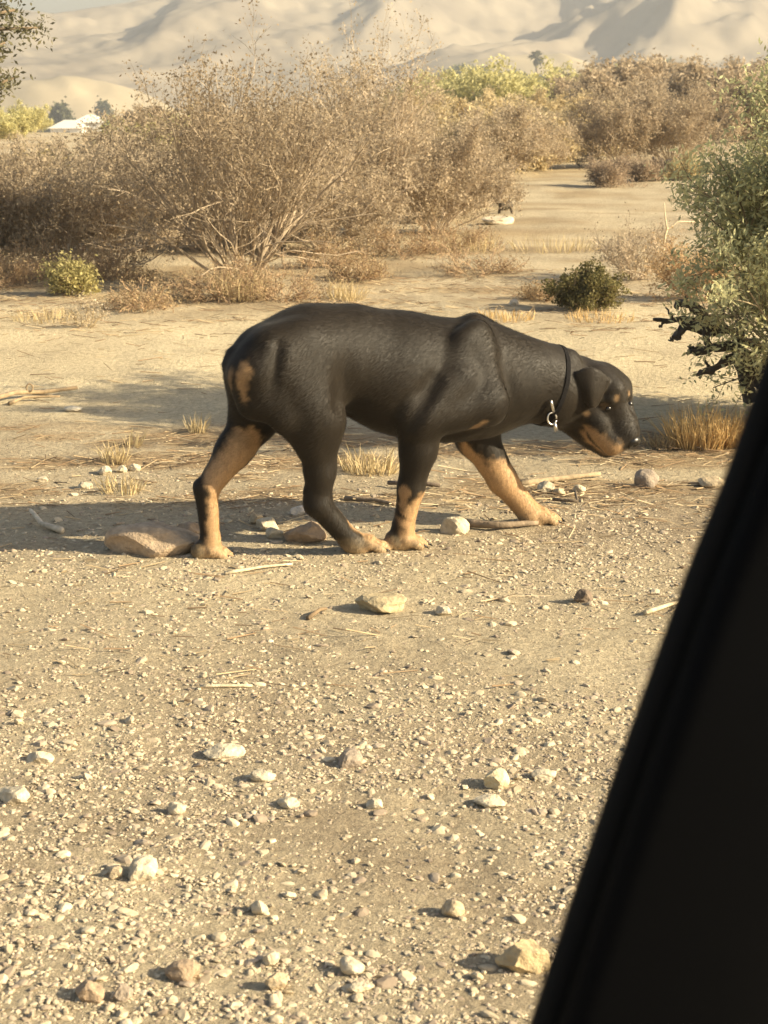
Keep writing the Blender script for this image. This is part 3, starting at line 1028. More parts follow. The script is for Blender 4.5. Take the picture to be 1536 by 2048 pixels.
stone(1160, 985, 26, 18, PALE, 'pale stone midway between leading paw and grey brown upright stone')
stone(1168, 1206, 36, 32, DARK, 'dark lone stone casting a shadow on bare soil right of centre', seed=10)
stone(765, 1226, 100, 42, (0.40, 0.32, 0.19), 'olive tan long stone below the dog\'s near front paw', seed=3, sub=3)
stone(888, 1230, 36, 22, PALE, 'cream pebble right of the olive tan long stone')
stone(1050, 1945, 95, 68, (0.42, 0.32, 0.18), 'golden brown stone beside the car pillar near the bottom', seed=8, sub=3)
stone(905, 1833, 46, 38, TAN, 'tan stone with a dark shadow, above and left of the golden brown stone')
stone(28, 1604, 68, 36, PALE, 'flat cream stone at the left edge of the photo')
stone(284, 1758, 70, 46, PALE, 'cream rounded stone, biggest pale one at lower left', sub=3)
stone(232, 1756, 30, 26, TAN, 'small tan stone just left of the biggest pale one')
stone(78, 1526, 52, 24, PALE, 'cream stone above the flat one at the left edge')
stone(450, 1518, 76, 26, PALE, 'long flat cream stone lying left of centre')
stone(525, 1562, 48, 24, PALE, 'cream stone just below the long flat one')
stone(578, 1616, 42, 22, PALE, 'oval cream stone below centre, left of the round one')
stone(750, 1618, 34, 22, PALE, 'round cream stone below centre')
stone(352, 1628, 34, 26, PALE, 'cream angular stone above the biggest pale one')
stone(1088, 1560, 52, 20, PALE, 'smooth oblong cream stone near the car pillar')
stone(980, 1612, 62, 18, PALE, 'thin cream slab left of the smooth oblong stone')
stone(993, 1575, 50, 44, (0.56, 0.47, 0.29), 'yellowish jagged stone above the thin cream slab')
stone(702, 1948, 50, 34, PALE, 'cream oval stone at the bottom, right of centre')
stone(718, 1984, 44, 18, PALE, 'flat cream stone just under the cream oval one at the bottom')
stone(555, 1978, 46, 34, TAN, 'tan pale stone at the bottom, left of the cream oval one')
stone(540, 1930, 34, 30, PALE, 'notched cream stone above the tan pale one at the bottom')
stone(175, 2004, 58, 42, BRN, 'brown stone with blue shadow at the bottom left')
stone(245, 2000, 40, 36, GREY, 'greyish stone right of the brown stone at the bottom left')
stone(365, 1965, 66, 42, BRN, 'reddish brown stone at the bottom between the greyish and tan ones')
stone(700, 1534, 58, 38, GREY, 'purple grey stone in a dark patch right of the long flat cream stone')
stone(520, 1828, 34, 30, PALE, 'cream leaning stone right of the biggest pale one')
stone(1430, 975, 60, 22, TAN, 'tan flat stone near the dry grass and the car pillar')
stone(1000, 448, 62, 20, (0.58, 0.49, 0.35), 'flat whitish rock in the sandy gap below the dark stump')
stone(690, 548, 34, 16, (0.66, 0.56, 0.40), 'whitish rock in the brush above the middle of the dog\'s back')
stone(1030, 612, 22, 16, (0.62, 0.52, 0.38), 'pale rock left of the small green bush')
stone(145, 822, 34, 12, (0.62, 0.54, 0.40), 'pale flat stone at the left end of the long shrub shadow')
stone(208, 950, 30, 20, PALE, 'pale stone, left one of three in the litter at left')
stone(243, 945, 22, 16, PALE, 'pale stone, middle one of three in the litter at left')
stone(270, 942, 22, 18, PALE, 'pale stone, right one of three in the litter at left')
stone(85, 964, 24, 12, PALE, 'pale pebble alone in the litter at far left')
stone(168, 978, 34, 16, PALE, 'pale stone below the three stones in the litter')


def stump():
    o = empty('stump', ground_at(1006, 428))
    tag(o, 'small dark dead stump with a stubby raised limb in the sandy gap', 'stump')
    base = np.array(o.location); y = base[1]
    b = Bag()
    me = stone_mesh(33, 0.072, 0.06, 0.05, (0.10, 0.08, 0.055)); me.materials[0] = M_WOOD
    k = link('trunk', me, o); k.location = at(1012, 411, y) - base
    for pts, r0, r1 in (([(1004, 410), (994, 402), (988, 395)], 0.026, 0.016), ([(1018, 405), (1019, 393)], 0.012, 0.008),
                        ([(1000, 415), (998, 430)], 0.014, 0.012), ([(1022, 415), (1025, 430)], 0.014, 0.01)):
        p = np.array([at(u, v, y) for u, v in pts]) - base
        if len(p) == 2: p = np.array([p[0], (p[0] + p[1]) / 2, p[1]])
        bb = Bag(); v, f, t = sweep(p, np.linspace(r0, r1, len(p)), 7, bump=0.3)
        bb.tube(v, f, t, (0.10, 0.08, 0.055))
        link('limb', bb.mesh('limb', M_WOOD), o)


stump()
# short dark trunk between the low shrubs
def short_trunk():
    o = empty('stump', ground_at(1322, 362))
    tag(o, 'short dark trunk standing between two low shrubs by the brown thicket', 'stump')
    bb = Bag()
    for p, r in (([[0, 0, -0.03], [0.01, 0, 0.12], [-0.02, 0, 0.26]], [0.06, 0.045, 0.04]), ([[0, 0, 0.15], [0.07, 0, 0.24], [0.13, 0, 0.28]], [0.03, 0.03, 0.015]),
                 ([[0, 0, 0.18], [-0.07, 0, 0.25], [-0.12, 0, 0.30]], [0.03, 0.03, 0.015])):
        v, f, t = sweep(np.array(p), r, 7, bump=0.3)
        bb.tube(v, f, t, (0.11, 0.085, 0.06))
    link('trunk', bb.mesh('trunk', M_WOOD), o)


short_trunk()


# ------------------------------------------------------------------ grass tufts
def tuft_mesh(seed, h, r, n, cols, w=0.0022):
    g = np.random.default_rng(seed)
    b = Bag()
    a = g.random(n) * 6.28; rr_ = r * np.sqrt(g.random(n)) * 0.6
    base = np.stack([np.cos(a) * rr_, np.sin(a) * rr_, np.full(n, -0.005)], 1)
    lean = np.stack([np.cos(a), np.sin(a), np.zeros(n)], 1) * (rr_ / r)[:, None] * 0.7 + g.normal(0, 0.22, (n, 3)); lean[:, 2] = 1
    lean /= np.linalg.norm(lean, axis=1, keepdims=True)
    L = h * (0.45 + 0.6 * g.random(n))[:, None]
    mid = base + lean * L * 0.55
    bend = lean + g.normal(0, 0.35, (n, 3)); bend /= np.linalg.norm(bend, axis=1, keepdims=True)
    tip = mid + bend * L * 0.5
    side = np.cross(lean, g.normal(size=(n, 3))); side /= np.linalg.norm(side, axis=1, keepdims=True); side *= w
    v = np.stack([base - side, base + side, mid + side * .8, mid - side * .8, tip], 1).reshape(-1, 3)
    i = np.arange(n)[:, None] * 5
    k = g.random((n, 1))
    c = np.repeat(np.array(cols[0]) * (1 - k) + np.array(cols[1]) * k, 5, 0)
    b.add(v, i + np.array([[0, 1, 2, 3]]), c)
    b.f.setdefault(3, []).append(i + np.array([[3, 2, 4]]))
    return b.mesh('blades', M_STRAW)


GOLD = ((0.50, 0.33, 0.14), (0.62, 0.45, 0.21)); STRAW = ((0.46, 0.35, 0.18), (0.58, 0.47, 0.27))


def tuft(u, v, h, r, n, cols, label, seed, group=None):
    p = ground_at(u, v)
    o = link('grass_tuft', tuft_mesh(seed, h, r, n, cols))
    o.location = p
    tag(o, label, 'grass tuft', group)


tuft(1400, 893, 0.17, 0.17, 420, GOLD, 'biggest golden dry grass tuft beside the car pillar, right of the dog\'s nose', 1)
tuft(1470, 890, 0.15, 0.13, 260, GOLD, 'golden dry grass tuft half hidden by the car pillar', 2)
tuft(1335, 895, 0.07, 0.12, 160, ((0.34, 0.24, 0.13), (0.48, 0.35, 0.18)), 'low brown grass tuft right of the dog\'s nose', 3)
tuft(740, 945, 0.10, 0.14, 170, STRAW, 'straw grass tuft seen under the dog\'s belly', 4)
tuft(265, 893, 0.08, 0.05, 30, STRAW, 'thin straw tuft at the near edge of the long shadow, left of the dog', 5)
tuft(230, 925, 0.09, 0.07, 60, STRAW, 'pale straw tuft above the three pale stones', 6)
tuft(245, 985, 0.08, 0.11, 80, STRAW, 'yellow straw tuft below the three pale stones', 7)
tuft(395, 865, 0.09, 0.05, 50, STRAW, 'sparse reddish straw tuft just left of the dog\'s far thigh', 8)
tuft(480, 600, 0.22, 0.25, 200, STRAW, 'straw grass at the foot of the large pale-stemmed shrub', 9)
tuft(690, 600, 0.16, 0.20, 150, STRAW, 'straw grass on the sand above the dog\'s back', 10)
tuft(945, 500, 0.16, 0.40, 150, STRAW, 'straw grass left of the sandy gap below the whitish rock', 11)
tuft(1110, 500, 0.14, 0.60, 170, STRAW, 'straw grass in the sandy gap above the small green bush', 12)
tuft(1010, 640, 0.08, 0.25, 140, GOLD, 'thin golden grass just behind the dog\'s withers', 13)
tuft(90, 640, 0.08, 0.3, 160, STRAW, 'flat straw grass at the left edge below the yellow green bush', 14)
tuft(1200, 640, 0.07, 0.3, 160, GOLD, 'thin golden grass at the foot of the small green bush', 15)


# ------------------------------------------------------------------ sticks on the ground
def stick(name, pts, r0, r1, col, label, cat='stick', ring=None):
    q = [ground_at(u, v) + np.array([0, 0, dz]) for u, v, dz in pts]
    base = q[0].copy()
    o = empty(name, base)
    tag(o, label, cat)
    p = np.array(q) - base
    t = np.linspace(0, len(p) - 1, 3 * (len(p) - 1) + 1)
    qq = np.stack([np.interp(t, np.arange(len(p)), p[:, k]) for k in range(3)], 1)
    b = Bag(); v, f, tr = sweep(qq, np.linspace(r0, r1, len(qq)), 7, bump=0.25, seed=int(abs(pts[0][0])))
    b.tube(v, f, tr, col)
    if ring is not None:
        c = ring - base
        a = np.linspace(0, 2 * math.pi, 13)
        cp = np.stack([c[0] + 0.013 * np.cos(a), np.full(13, c[1]), c[2] + 0.016 * np.sin(a)], 1)
        v, f, tr = sweep(cp, 0.004, 5)
        b.tube(v, f, tr, col)
    link('wood', b.mesh('wood', M_WOOD, True), o)


yl = ground_at(60, 800)
stick('dead_branch', [(-40, 812, 0.012), (30, 800, 0.03), (90, 793, 0.02), (155, 787, 0.025)], 0.012, 0.008, (0.30, 0.22, 0.13),
      'crooked grey dead branch lying on the sand at left with a small loop', 'branch', ring=ground_at(60, 795) + np.array([0, 0, 0.04]))
stick('dead_branch', [(18, 812, 0.01), (50, 803, 0.02), (120, 800, 0.015)], 0.008, 0.005, (0.30, 0.22, 0.13), 'thinner dead branch crossing the looped branch at left', 'branch')
stick('stick', [(62, 1040, 0.030), (85, 1058, 0.015), (125, 1068, 0.010)], 0.006, 0.010, (0.60, 0.50, 0.36), 'pale curved stick sticking up from the dog\'s shadow at left')
stick('stick', [(776, 975, 0.015), (830, 978, 0.02), (880, 980, 0.015)], 0.007, 0.007, (0.14, 0.105, 0.075), 'dark straight stick lying behind the dog\'s near front wrist')
stick('stick', [(690, 1000, 0.006), (750, 1005, 0.008), (790, 1012, 0.006)], 0.008, 0.006, (0.20, 0.15, 0.10), 'dark stick on the ground between near hind leg and near front leg')
stick('stick', [(1105, 1005, 0.01), (1155, 1010, 0.012), (1150, 998, 0.025)], 0.006, 0.004, (0.13, 0.1, 0.07), 'short dark forked stick beyond the dog\'s leading paw')
stick('stick', [(925, 1055, 0.012), (1000, 1060, 0.014), (1075, 1052, 0.010)], 0.012, 0.008, (0.22, 0.165, 0.11), 'brown bark strip lying under the dog\'s leading front leg')
stick('stick', [(1040, 975, 0.012), (1110, 965, 0.012), (1200, 955, 0.012)], 0.012, 0.007, (0.34, 0.26, 0.16), 'long tan stick behind the dog\'s leading front leg')
stick('stick', [(615, 1240, 0.004), (640, 1230, 0.014), (652, 1222, 0.006)], 0.006, 0.004, (0.2, 0.14, 0.08), 'short brown stick left of the olive tan long stone')
stick('stick', [(1290, 1230, 0.006), (1330, 1218, 0.008), (1370, 1205, 0.006)], 0.006, 0.004, (0.56, 0.46, 0.30), 'pale stick running under the car pillar right of the dark lone stone')
stick('stick', [(400, 1377, 0.004), (450, 1376, 0.005), (505, 1375, 0.004)], 0.004, 0.003, (0.58, 0.48, 0.32), 'thin pale straw stick on the smooth soil left of centre')
stick('stick', [(450, 1150, 0.005), (520, 1140, 0.008), (585, 1132, 0.006)], 0.005, 0.003, (0.58, 0.48, 0.32), 'thin pale stick under the dog\'s hind feet')

# ------------------------------------------------------------------ gravel (beyond counting) and twig litter
def gravel_density(x, y):
    d = 0.34 + 0.60 * sstep(3.75, 2.9, y + 0.35 * (fbm(x * 1.1, y * 1.1, 67, 2) - 0.5))
    d = d + 0.50 * sstep(4.0, 4.3, y) * sstep(5.3, 4.9, y)
    d = d * (0.30 + 1.2 * sstep(0.35, 0.65, fbm(x * 1.9, y * 1.9, 63, 4)))
    d = d * sstep(6.2, 5.0, y) + 0.02
    return d


def gravel(n, size_lo, size_hi, kind, seed, ylo, yhi):
    g = np.random.default_rng(seed)
    # more of the sample near the viewer, all over the lot either side of what the photograph takes in
    y = ylo + (yhi - ylo) * g.random(n * 3) ** 1.25
    u = g.uniform(-0.75, 0.75, n * 3)
    tail = g.random(n * 3) < 0.24
    u = np.where(tail, np.sign(u) * (0.75 + 1.9 * g.random(n * 3) ** 1.6), u)      # thinning out to either side
    x = u * (0.45 + y * 0.30)
    keep = g.random(n * 3) < gravel_density(x, y) * 0.95
    x, y = x[keep][:n], y[keep][:n]
    n = len(x)
    s = size_lo * (size_hi / size_lo) ** (g.random(n) ** 2.6)
    if kind == 'small':
        bv = np.array([(1, 0, 0), (0.1, 1, 0.1), (-1, 0.1, 0), (0, -1, 0), (0, 0.1, 0.9), (0, 0, -0.8)], float)
        bf = np.array([(0, 1, 4), (1, 2, 4), (2, 3, 4), (3, 0, 4), (1, 0, 5), (2, 1, 5), (3, 2, 5), (0, 3, 5)])
    else:
        bv, bf = ICO1 if kind == 'large' else ICO0
    k = len(bv)
    if kind == 'small':
        v = bv[None] * (0.72 + 0.56 * g.random((n, k, 1)))
    else:
        v = np.repeat(bv[None], n, 0)
        for _ in range(6):                       # knock six faces off each stone
            q = g.normal(size=(n, 1, 3)); q /= np.linalg.norm(q, axis=2, keepdims=True)
            v = v - np.maximum((v * q).sum(2, keepdims=True) - g.uniform(0.5, 0.85, (n, 1, 1)), 0) * q
        v = v * (0.93 + 0.14 * g.random((n, k, 1)))
    sc = s[:, None] * np.stack([0.8 + 0.7 * g.random(n), 0.7 + 0.5 * g.random(n), 0.28 + 0.34 * g.random(n)], 1)
    v = v * sc[:, None, :]
    a = g.random(n) * 6.28; ca, sa = np.cos(a)[:, None], np.sin(a)[:, None]
    tl = g.normal(0, 0.3, n); ct, st = np.cos(tl)[:, None], np.sin(tl)[:, None]
    X, Y, Z = v[..., 0], v[..., 1], v[..., 2]
    X, Z = X * ct - Z * st, X * st + Z * ct
    X, Y = X * ca - Y * sa, X * sa + Y * ca
    z = gh(x, y)
    v = np.stack([X + x[:, None], Y + y[:, None], Z + (z + sc[:, 2] * (-0.1 if kind == 'small' else 0.0))[:, None]], -1).reshape(-1, 3)
    f = (bf[None] + (np.arange(n) * k)[:, None, None]).reshape(-1, 3)
    pal = np.array([(0.46, 0.375, 0.25), (0.51, 0.42, 0.285), (0.41, 0.33, 0.22), (0.37, 0.295, 0.21), (0.51, 0.425, 0.285), (0.56, 0.475, 0.33), (0.27, 0.21, 0.15)])
    ci = g.choice(len(pal), n, p=[0.28, 0.21, 0.19, 0.165, 0.03, 0.005, 0.12])
    c = pal[ci] * (0.85 + 0.3 * g.random((n, 1)))
    return v, f, np.repeat(c, k, 0)


gb = Bag()
for args in ((84000, 0.0020, 0.0052, 'small', 1, 1.7, 6.0), (30000, 0.0034, 0.0095, 'middling', 2, 1.7, 6.0), (5200, 0.0055, 0.0155, 'large', 3, 1.7, 5.2)):
    gb.add(*gravel(*args))
tag(link('gravel', gb.mesh('gravel', M_GRAVEL, False)), 'loose tan gravel scattered over the desert floor', kind='stuff')


def litter():
    g = np.random.default_rng(21)
    n = 5200
    y = 3.4 + 8.5 * g.random(n * 4) ** 1.1
    x = g.uniform(-0.75, 0.75, n * 4) * (0.4 + y * 0.36)
    dens = sstep(0.45, 0.62, fbm(x * 2.2, y * 5.5, 43, 4)) * (sstep(4.7, 5.1, y) * sstep(6.3, 5.9, y) + 0.7 * sstep(8.2, 9.2, y)) + 0.06
    k = g.random(n * 4) < dens
    x, y = x[k][:n], y[k][:n]; n = len(x)
    z = gh(x, y)
    a = g.normal(0, 0.5, n)
    L = (0.012 + 0.05 * g.random(n) ** 2) * (0.7 + y * 0.06)
    d = np.stack([np.cos(a), np.sin(a), g.normal(0, 0.15, n)], 1) * L[:, None]
    P = np.stack([x, y, z + 0.006], 1)
    r = 0.0011 + 0.0014 * g.random(n)
    v, f = tubes(P - d, P + d, r, r * 0.7, 3)
    pal = np.array([(0.30, 0.20, 0.11), (0.44, 0.33, 0.19), (0.20, 0.14, 0.08), (0.54, 0.43, 0.27)])
    c = np.repeat(pal[g.choice(4, n, p=[0.35, 0.3, 0.2, 0.15])], 6, 0)
    b = Bag(); b.add(v, f, c)
    tag(link('twig_litter', b.mesh('twig_litter', M_STEM)), 'dead twig litter strewn over the sand', kind='stuff')


litter()

# ------------------------------------------------------------------ the dog
DOG_O = np.array([0.0, 4.575, 0.0]); DOG_YAW = R(22)
HX = np.array([math.cos(DOG_YAW), math.sin(DOG_YAW), 0]); NX = np.array([math.sin(DOG_YAW), -math.cos(DOG_YAW), 0])
MPP = 4.62 / F                                        # metres per photograph pixel at the dog


def D(u, v, s):
    """point of the dog seen at (u, v), s metres off its midline towards the viewer; dog frame (along, side, up)"""
    d = ray(u, v); o = np.array([0, 0, CAM_H])
    t = (np.dot(DOG_O - o, NX) + s) / np.dot(d, NX)
    p = o + d * t - DOG_O
    return np.array([np.dot(p, HX), s, p[2]])


class Field:
    def __init__(self, lo, hi, h):
        self.lo = np.array(lo); self.h = h
        self.n = np.ceil((np.array(hi) - self.lo) / h).astype(int) + 1
        self.f = np.full(self.n, 0.2, np.float32)
        self.ax = [self.lo[k] + h * np.arange(self.n[k]) for k in range(3)]

    def cap(self, A, B, ra, rb, k=0.03, ky=1.0, sub=False):
        A, B = np.array(A), np.array(B)
        m = max(ra, rb) + k * 1.2 + 0.02
        lo = np.minimum(A, B) - m; hi = np.maximum(A, B) + m
        i0 = np.maximum(((lo - self.lo) / self.h).astype(int), 0)
        i1 = np.minimum(((hi - self.lo) / self.h).astype(int) + 2, self.n)
        sl_ = tuple(slice(a, b) for a, b in zip(i0, i1))
        X = self.ax[0][sl_[0]][:, None, None]; Y = self.ax[1][sl_[1]][None, :, None]; Z = self.ax[2][sl_[2]][None, None, :]
        d = B - A; L2 = max(float(d @ d), 1e-9)
        t = np.clip(((X - A[0]) * d[0] + (Y - A[1]) * d[1] + (Z - A[2]) * d[2]) / L2, 0, 1)
        q = np.sqrt((X - A[0] - t * d[0]) ** 2 + ((Y - A[1] - t * d[1]) / ky) ** 2 + (Z - A[2] - t * d[2]) ** 2)
        g = (q - (ra + (rb - ra) * t)).astype(np.float32)
        c = self.f[sl_]
        if sub:
            g = -g
            hh = np.maximum(k - np.abs(c - g), 0) / k
            self.f[sl_] = np.maximum(c, g) + hh * hh * k * 0.25
        else:
            hh = np.maximum(k - np.abs(c - g), 0) / k
            self.f[sl_] = np.minimum(c, g) - hh * hh * k * 0.25

    def cloud(self, P, r, k):
        """a thin sheet given as close-set points"""
        P = np.asarray(P)
        m = float(np.max(r)) + k * 1.2 + 0.01
        i0 = np.maximum(((P.min(0) - m - self.lo) / self.h).astype(int), 0)
        i1 = np.minimum(((P.max(0) + m - self.lo) / self.h).astype(int) + 2, self.n)
        sl_ = tuple(slice(a, b) for a, b in zip(i0, i1))
        X = self.ax[0][sl_[0]][:, None, None]; Y = self.ax[1][sl_[1]][None, :, None]; Z = self.ax[2][sl_[2]][None, None, :]
        g = np.full(np.broadcast(X, Y, Z).shape, 1e3, np.float32)
        for p, q in zip(P, r):
            g = np.minimum(g, np.sqrt((X - p[0]) ** 2 + (Y - p[1]) ** 2 + (Z - p[2]) ** 2) - q)
        c = self.f[sl_]
        hh = np.maximum(k - np.abs(c - g), 0) / k
        self.f[sl_] = np.minimum(c, g) - hh * hh * k * 0.25

    def sample(self, P):
        i = np.clip(((P - self.lo) / self.h + 0.5).astype(int), 0, self.n - 1)
        return self.f[i[..., 0], i[..., 1], i[..., 2]]

    def nets(self):
        f = self.f; neg = f < 0
        n = self.n - 1
        cnt = np.zeros(n, np.int8); acc = np.zeros((*n, 3), np.float32); num = np.zeros(n, np.float32)
        any_ = np.zeros(n, bool); all_ = np.ones(n, bool)
        for dx in (0, 1):
            for dy in (0, 1):
                for dz in (0, 1):
                    s = neg[dx:dx + n[0], dy:dy + n[1], dz:dz + n[2]]
                    any_ |= s; all_ &= s
        act = any_ & ~all_
        I = np.argwhere(act)
        ids = np.full(n, -1, np.int64); ids[act] = np.arange(len(I))
        acc = np.zeros((len(I), 3)); num = np.zeros(len(I))
        corners = [np.array(c) for c in ((0, 0, 0), (1, 0, 0), (0, 1, 0), (1, 1, 0), (0, 0, 1), (1, 0, 1), (0, 1, 1), (1, 1, 1))]
        for a in range(8):
            for b in range(a + 1, 8):
                if np.abs(corners[a] - corners[b]).sum() != 1: continue
                pa, pb = I + corners[a], I + corners[b]
                fa = f[pa[:, 0], pa[:, 1], pa[:, 2]]; fb = f[pb[:, 0], pb[:, 1], pb[:, 2]]
                cr = (fa < 0) != (fb < 0)
                t = np.where(cr, fa / np.where(cr, fa - fb, 1), 0)
                acc += np.where(cr[:, None], pa + t[:, None] * (corners[b] - corners[a]), 0); num += cr
        V = acc / num[:, None] * self.h + self.lo
        quads = []
        for axis_ in range(3):
            e = [1, 1, 1]; e[axis_] = 0
            a = neg[tuple(slice(1, -1) if k != axis_ else slice(0, -1) for k in range(3))]
            b = neg[tuple(slice(1, -1) if k != axis_ else slice(1, None) for k in range(3))]
            E = np.argwhere(a != b)
            flip = a[a != b]
            o = E + np.array(e)
            u_, v_ = [(1, 2), (2, 0), (0, 1)][axis_]
            def cid(du, dv):
                q = o.copy(); q[:, u_] -= du; q[:, v_] -= dv
                return ids[q[:, 0], q[:, 1], q[:, 2]]
            q = np.stack([cid(1, 1), cid(0, 1), cid(0, 0), cid(1, 0)], 1)
            q[~flip] = q[~flip][:, ::-1]
            quads.append(q)
        Q = np.concatenate(quads)
        return V, Q[(Q >= 0).all(1)]


def build_dog():
    fld = Field((-0.66, -0.24, -0.02), (0.95, 0.26, 0.72), 0.0042)
    px = MPP

    def c(a, b, ra, rb, k=0.03, ky=1.0, sub=False):
        fld.cap(D(*a), D(*b), ra * px, rb * px, k, ky, sub)
    # trunk
    c((905, 752, 0), (790, 745, 0), 117, 119, 0.02, 0.80)
    c((790, 742, 0), (700, 713, 0), 115, 96, 0.04, 0.80)
    c((700, 711, 0), (620, 712, 0), 96, 95, 0.04, 0.86)
    c((620, 716, 0), (545, 732, 0), 97, 86, 0.05, 0.95)
    c((930, 765, 0), (985, 775, 0), 104, 84, 0.05, 0.80)
    c((850, 790, 0), (955, 800, 0), 92, 78, 0.05, 0.80)
    c((948, 652, 0.03), (938, 690, 0.05), 25, 30, 0.03)
    c((948, 652, -0.03), (938, 690, -0.05), 25, 30, 0.03)
    # neck
    c((985, 755, 0), (1125, 778, 0), 92, 72, 0.06, 0.88)
    c((960, 700, 0), (1090, 735, 0), 52, 44, 0.05)
    c((1112, 722, 0.0), (1136, 722, 0.02), 32, 26, 0.016)
    def surf(u, v):
        """where the sight line at (u, v) meets the coat"""
        d = ray(u, v); o = np.array([0, 0, CAM_H])
        t = np.linspace(3.6, 5.6, 3000)
        p = o + d[None] * t[:, None] - DOG_O
        q = np.stack([p @ HX, p @ NX, p[:, 2]], 1)
        ins = ((q > fld.lo) & (q < fld.lo + fld.h * (fld.n - 1))).all(1)
        val = np.where(ins, fld.sample(q), 1)
        k = np.argmax(val < 0) if (val < 0).any() else len(t) // 2
        return q[k]

    # head: its own frame; lowered, and turned towards the viewer
    HK = 1.28
    yw, pt = R(50), R(41)
    fv = np.array([math.cos(pt) * math.cos(yw), math.cos(pt) * math.sin(yw), -math.sin(pt)])
    rv = np.array([-math.sin(yw), math.cos(yw), 0.0])
    uv = np.array([math.sin(pt) * math.cos(yw), math.sin(pt) * math.sin(yw), math.cos(pt)])
    E0 = D(1247, 823, 0.085)

    def H(a, b, c_): return E0 + (fv * a + rv * b + uv * c_) * HK

    def hc(a, b, ra, rb, k=0.02, ky=1.0, sub=False): fld.cap(H(*a), H(*b), ra * HK, rb * HK, k, ky, sub)
    fld.cap(D(1110, 782, 0), H(-0.120, 0.0, -0.040), 72 * px, 0.060 * HK, 0.03)
    hc((-0.122, 0, -0.028), (-0.071, 0, -0.006), 0.056, 0.058, 0.02)
    for sg in (1, -1):
        hc((-0.048, sg * 0.020, 0.024), (-0.090, sg * 0.020, 0.016), 0.030, 0.030, 0.022)
        hc((-0.070, sg * 0.040, -0.040), (-0.015, sg * 0.040, -0.045), 0.033, 0.028, 0.03)
        hc((-0.006, 0.002 + sg * 0.030, -0.056), (0.034, 0.003 + sg * 0.023, -0.060), 0.032, 0.028, 0.010)
        hc((0.034, 0.004 + sg * 0.013, -0.046), (0.044, 0.005 + sg * 0.010, -0.048), 0.025, 0.022, 0.010)
    hc((-0.018, 0.000, -0.030), (0.038, 0.003, -0.029), 0.039, 0.030, 0.014)
    hc((-0.034, 0.002, -0.080), (0.026, 0.004, -0.084), 0.036, 0.026, 0.012)
    hc((-0.030, 0, -0.006), (0.010, 0, -0.022), 0.045, 0.037, 0.020)
    hc((-0.09, 0, -0.090), (-0.02, 0, -0.080), 0.050, 0.038, 0.04)
    hc((-0.004, 0, 0.026), (0.014, 0, 0.020), 0.009, 0.006, 0.016, sub=True)
    # far ear, just showing past the brow
    P_ = [np.array(q) for q in ((-0.060, -0.056, 0.032), (-0.116, -0.060, 0.012), (-0.036, -0.082, -0.026), (-0.066, -0.086, -0.034))]
    pts = []
    for t in np.linspace(0, 1, 20):
        for w in np.linspace(0, 1, 20):
            q = (P_[0] * (1 - t) + P_[1] * t) * (1 - w) + (P_[2] * (1 - t) + P_[3] * t) * w
            pts.append(H(*q))
    fld.cloud(np.array(pts), np.full(len(pts), 0.0065), 0.007)
    # eye sockets and brow ridges
    eyes = []
    for q in (surf(1216, 817), surf(1259, 808)):
        eyes.append(q)
    for u, v_, r_ in ((1206, 803, 0.010), (1224, 803, 0.010)):
        q = surf(u, v_) - fv * 0.007; fld.cap(q, q, r_, r_, 0.014)
    # near ear: a small hanging flap, folded at the top, its tip free of the cheek
    tov = -ray(1190, 780); tov = np.array([tov @ HX, tov @ NX, tov[2]]); tov /= np.linalg.norm(tov)
    B1, B2 = surf(1214, 760), surf(1154, 750)
    TP = surf(1184, 806)
    pts, rad_ = [], []
    for t in np.linspace(0, 1, 30):
        arch = math.sin(math.pi * t)
        top_ = B1 * (1 - t) + B2 * t + np.array([0, 0, 0.020 * arch]) + tov * 0.010 * arch
        low_ = TP + (B2 - B1) * (t - 0.5) * (0.34) - np.array([0, 0, 0.010 * arch])
        for w in np.linspace(0, 1, 30):
            lift = 0.003 + 0.021 * math.sin(min(w * 1.9, math.pi / 2 + w * 0.55)) * (0.55 + 0.45 * arch)
            sq = 1 - 0.12 * math.sin(math.pi * w)
            q = top_ * (1 - w) + low_ * w
            pts.append(q + tov * lift); rad_.append(0.0085 - 0.003 * w)
    ear_pts = np.array(pts)
    fld.cloud(ear_pts, np.array(rad_), 0.005)
    # near shoulder and foreleg
    c((952, 672, 0.085), (975, 800, 0.118), 32, 50, 0.030, 0.7)
    c((930, 690, 0.095), (905, 770, 0.115), 30, 34, 0.030, 0.7)
    c((972, 802, 0.115), (842, 836, 0.105), 48, 44, 0.028, 0.85)
    c((925, 760, 0.120), (850, 818, 0.115), 34, 40, 0.028, 0.8)
    c((872, 762, 0.155), (818, 856, 0.150), 12, 16, 0.030, 1.0, True)
    c((1015, 720, 0.135), (1035, 850, 0.135), 9, 12, 0.040, 1.0, True)
    c((840, 830, 0.09), (836, 900, 0.08), 46, 36, 0.03, 0.85)
    c((838, 895, 0.08), (822, 975, 0.062), 36, 26, 0.025)
    c((822, 975, 0.062), (806, 1055, 0.052), 25, 21, 0.02)
    # far shoulder and foreleg
    c((985, 790, -0.09), (950, 870, -0.095), 56, 44, 0.04, 0.8)
    c((955, 872, -0.09), (1005, 960, -0.07), 42, 30, 0.03)
    c((1005, 960, -0.07), (1058, 1025, -0.055), 29, 24, 0.02)
    # near hind leg
    c((560, 725, 0.075), (632, 820, 0.10), 72, 58, 0.045, 0.7)
    c((606, 700, 0.075), (652, 850, 0.100), 58, 34, 0.03, 0.7)
    c((520, 735, 0.095), (575, 830, 0.105), 30, 34, 0.025, 0.7)
    c((705, 700, 0.155), (690, 810, 0.140), 13, 22, 0.040, 1.0, True)
    c((560, 690, 0.135), (540, 790, 0.150), 5, 7, 0.030, 1.0, True)
    c((560, 800, 0.08), (625, 880, 0.085), 40, 36, 0.04, 0.75)
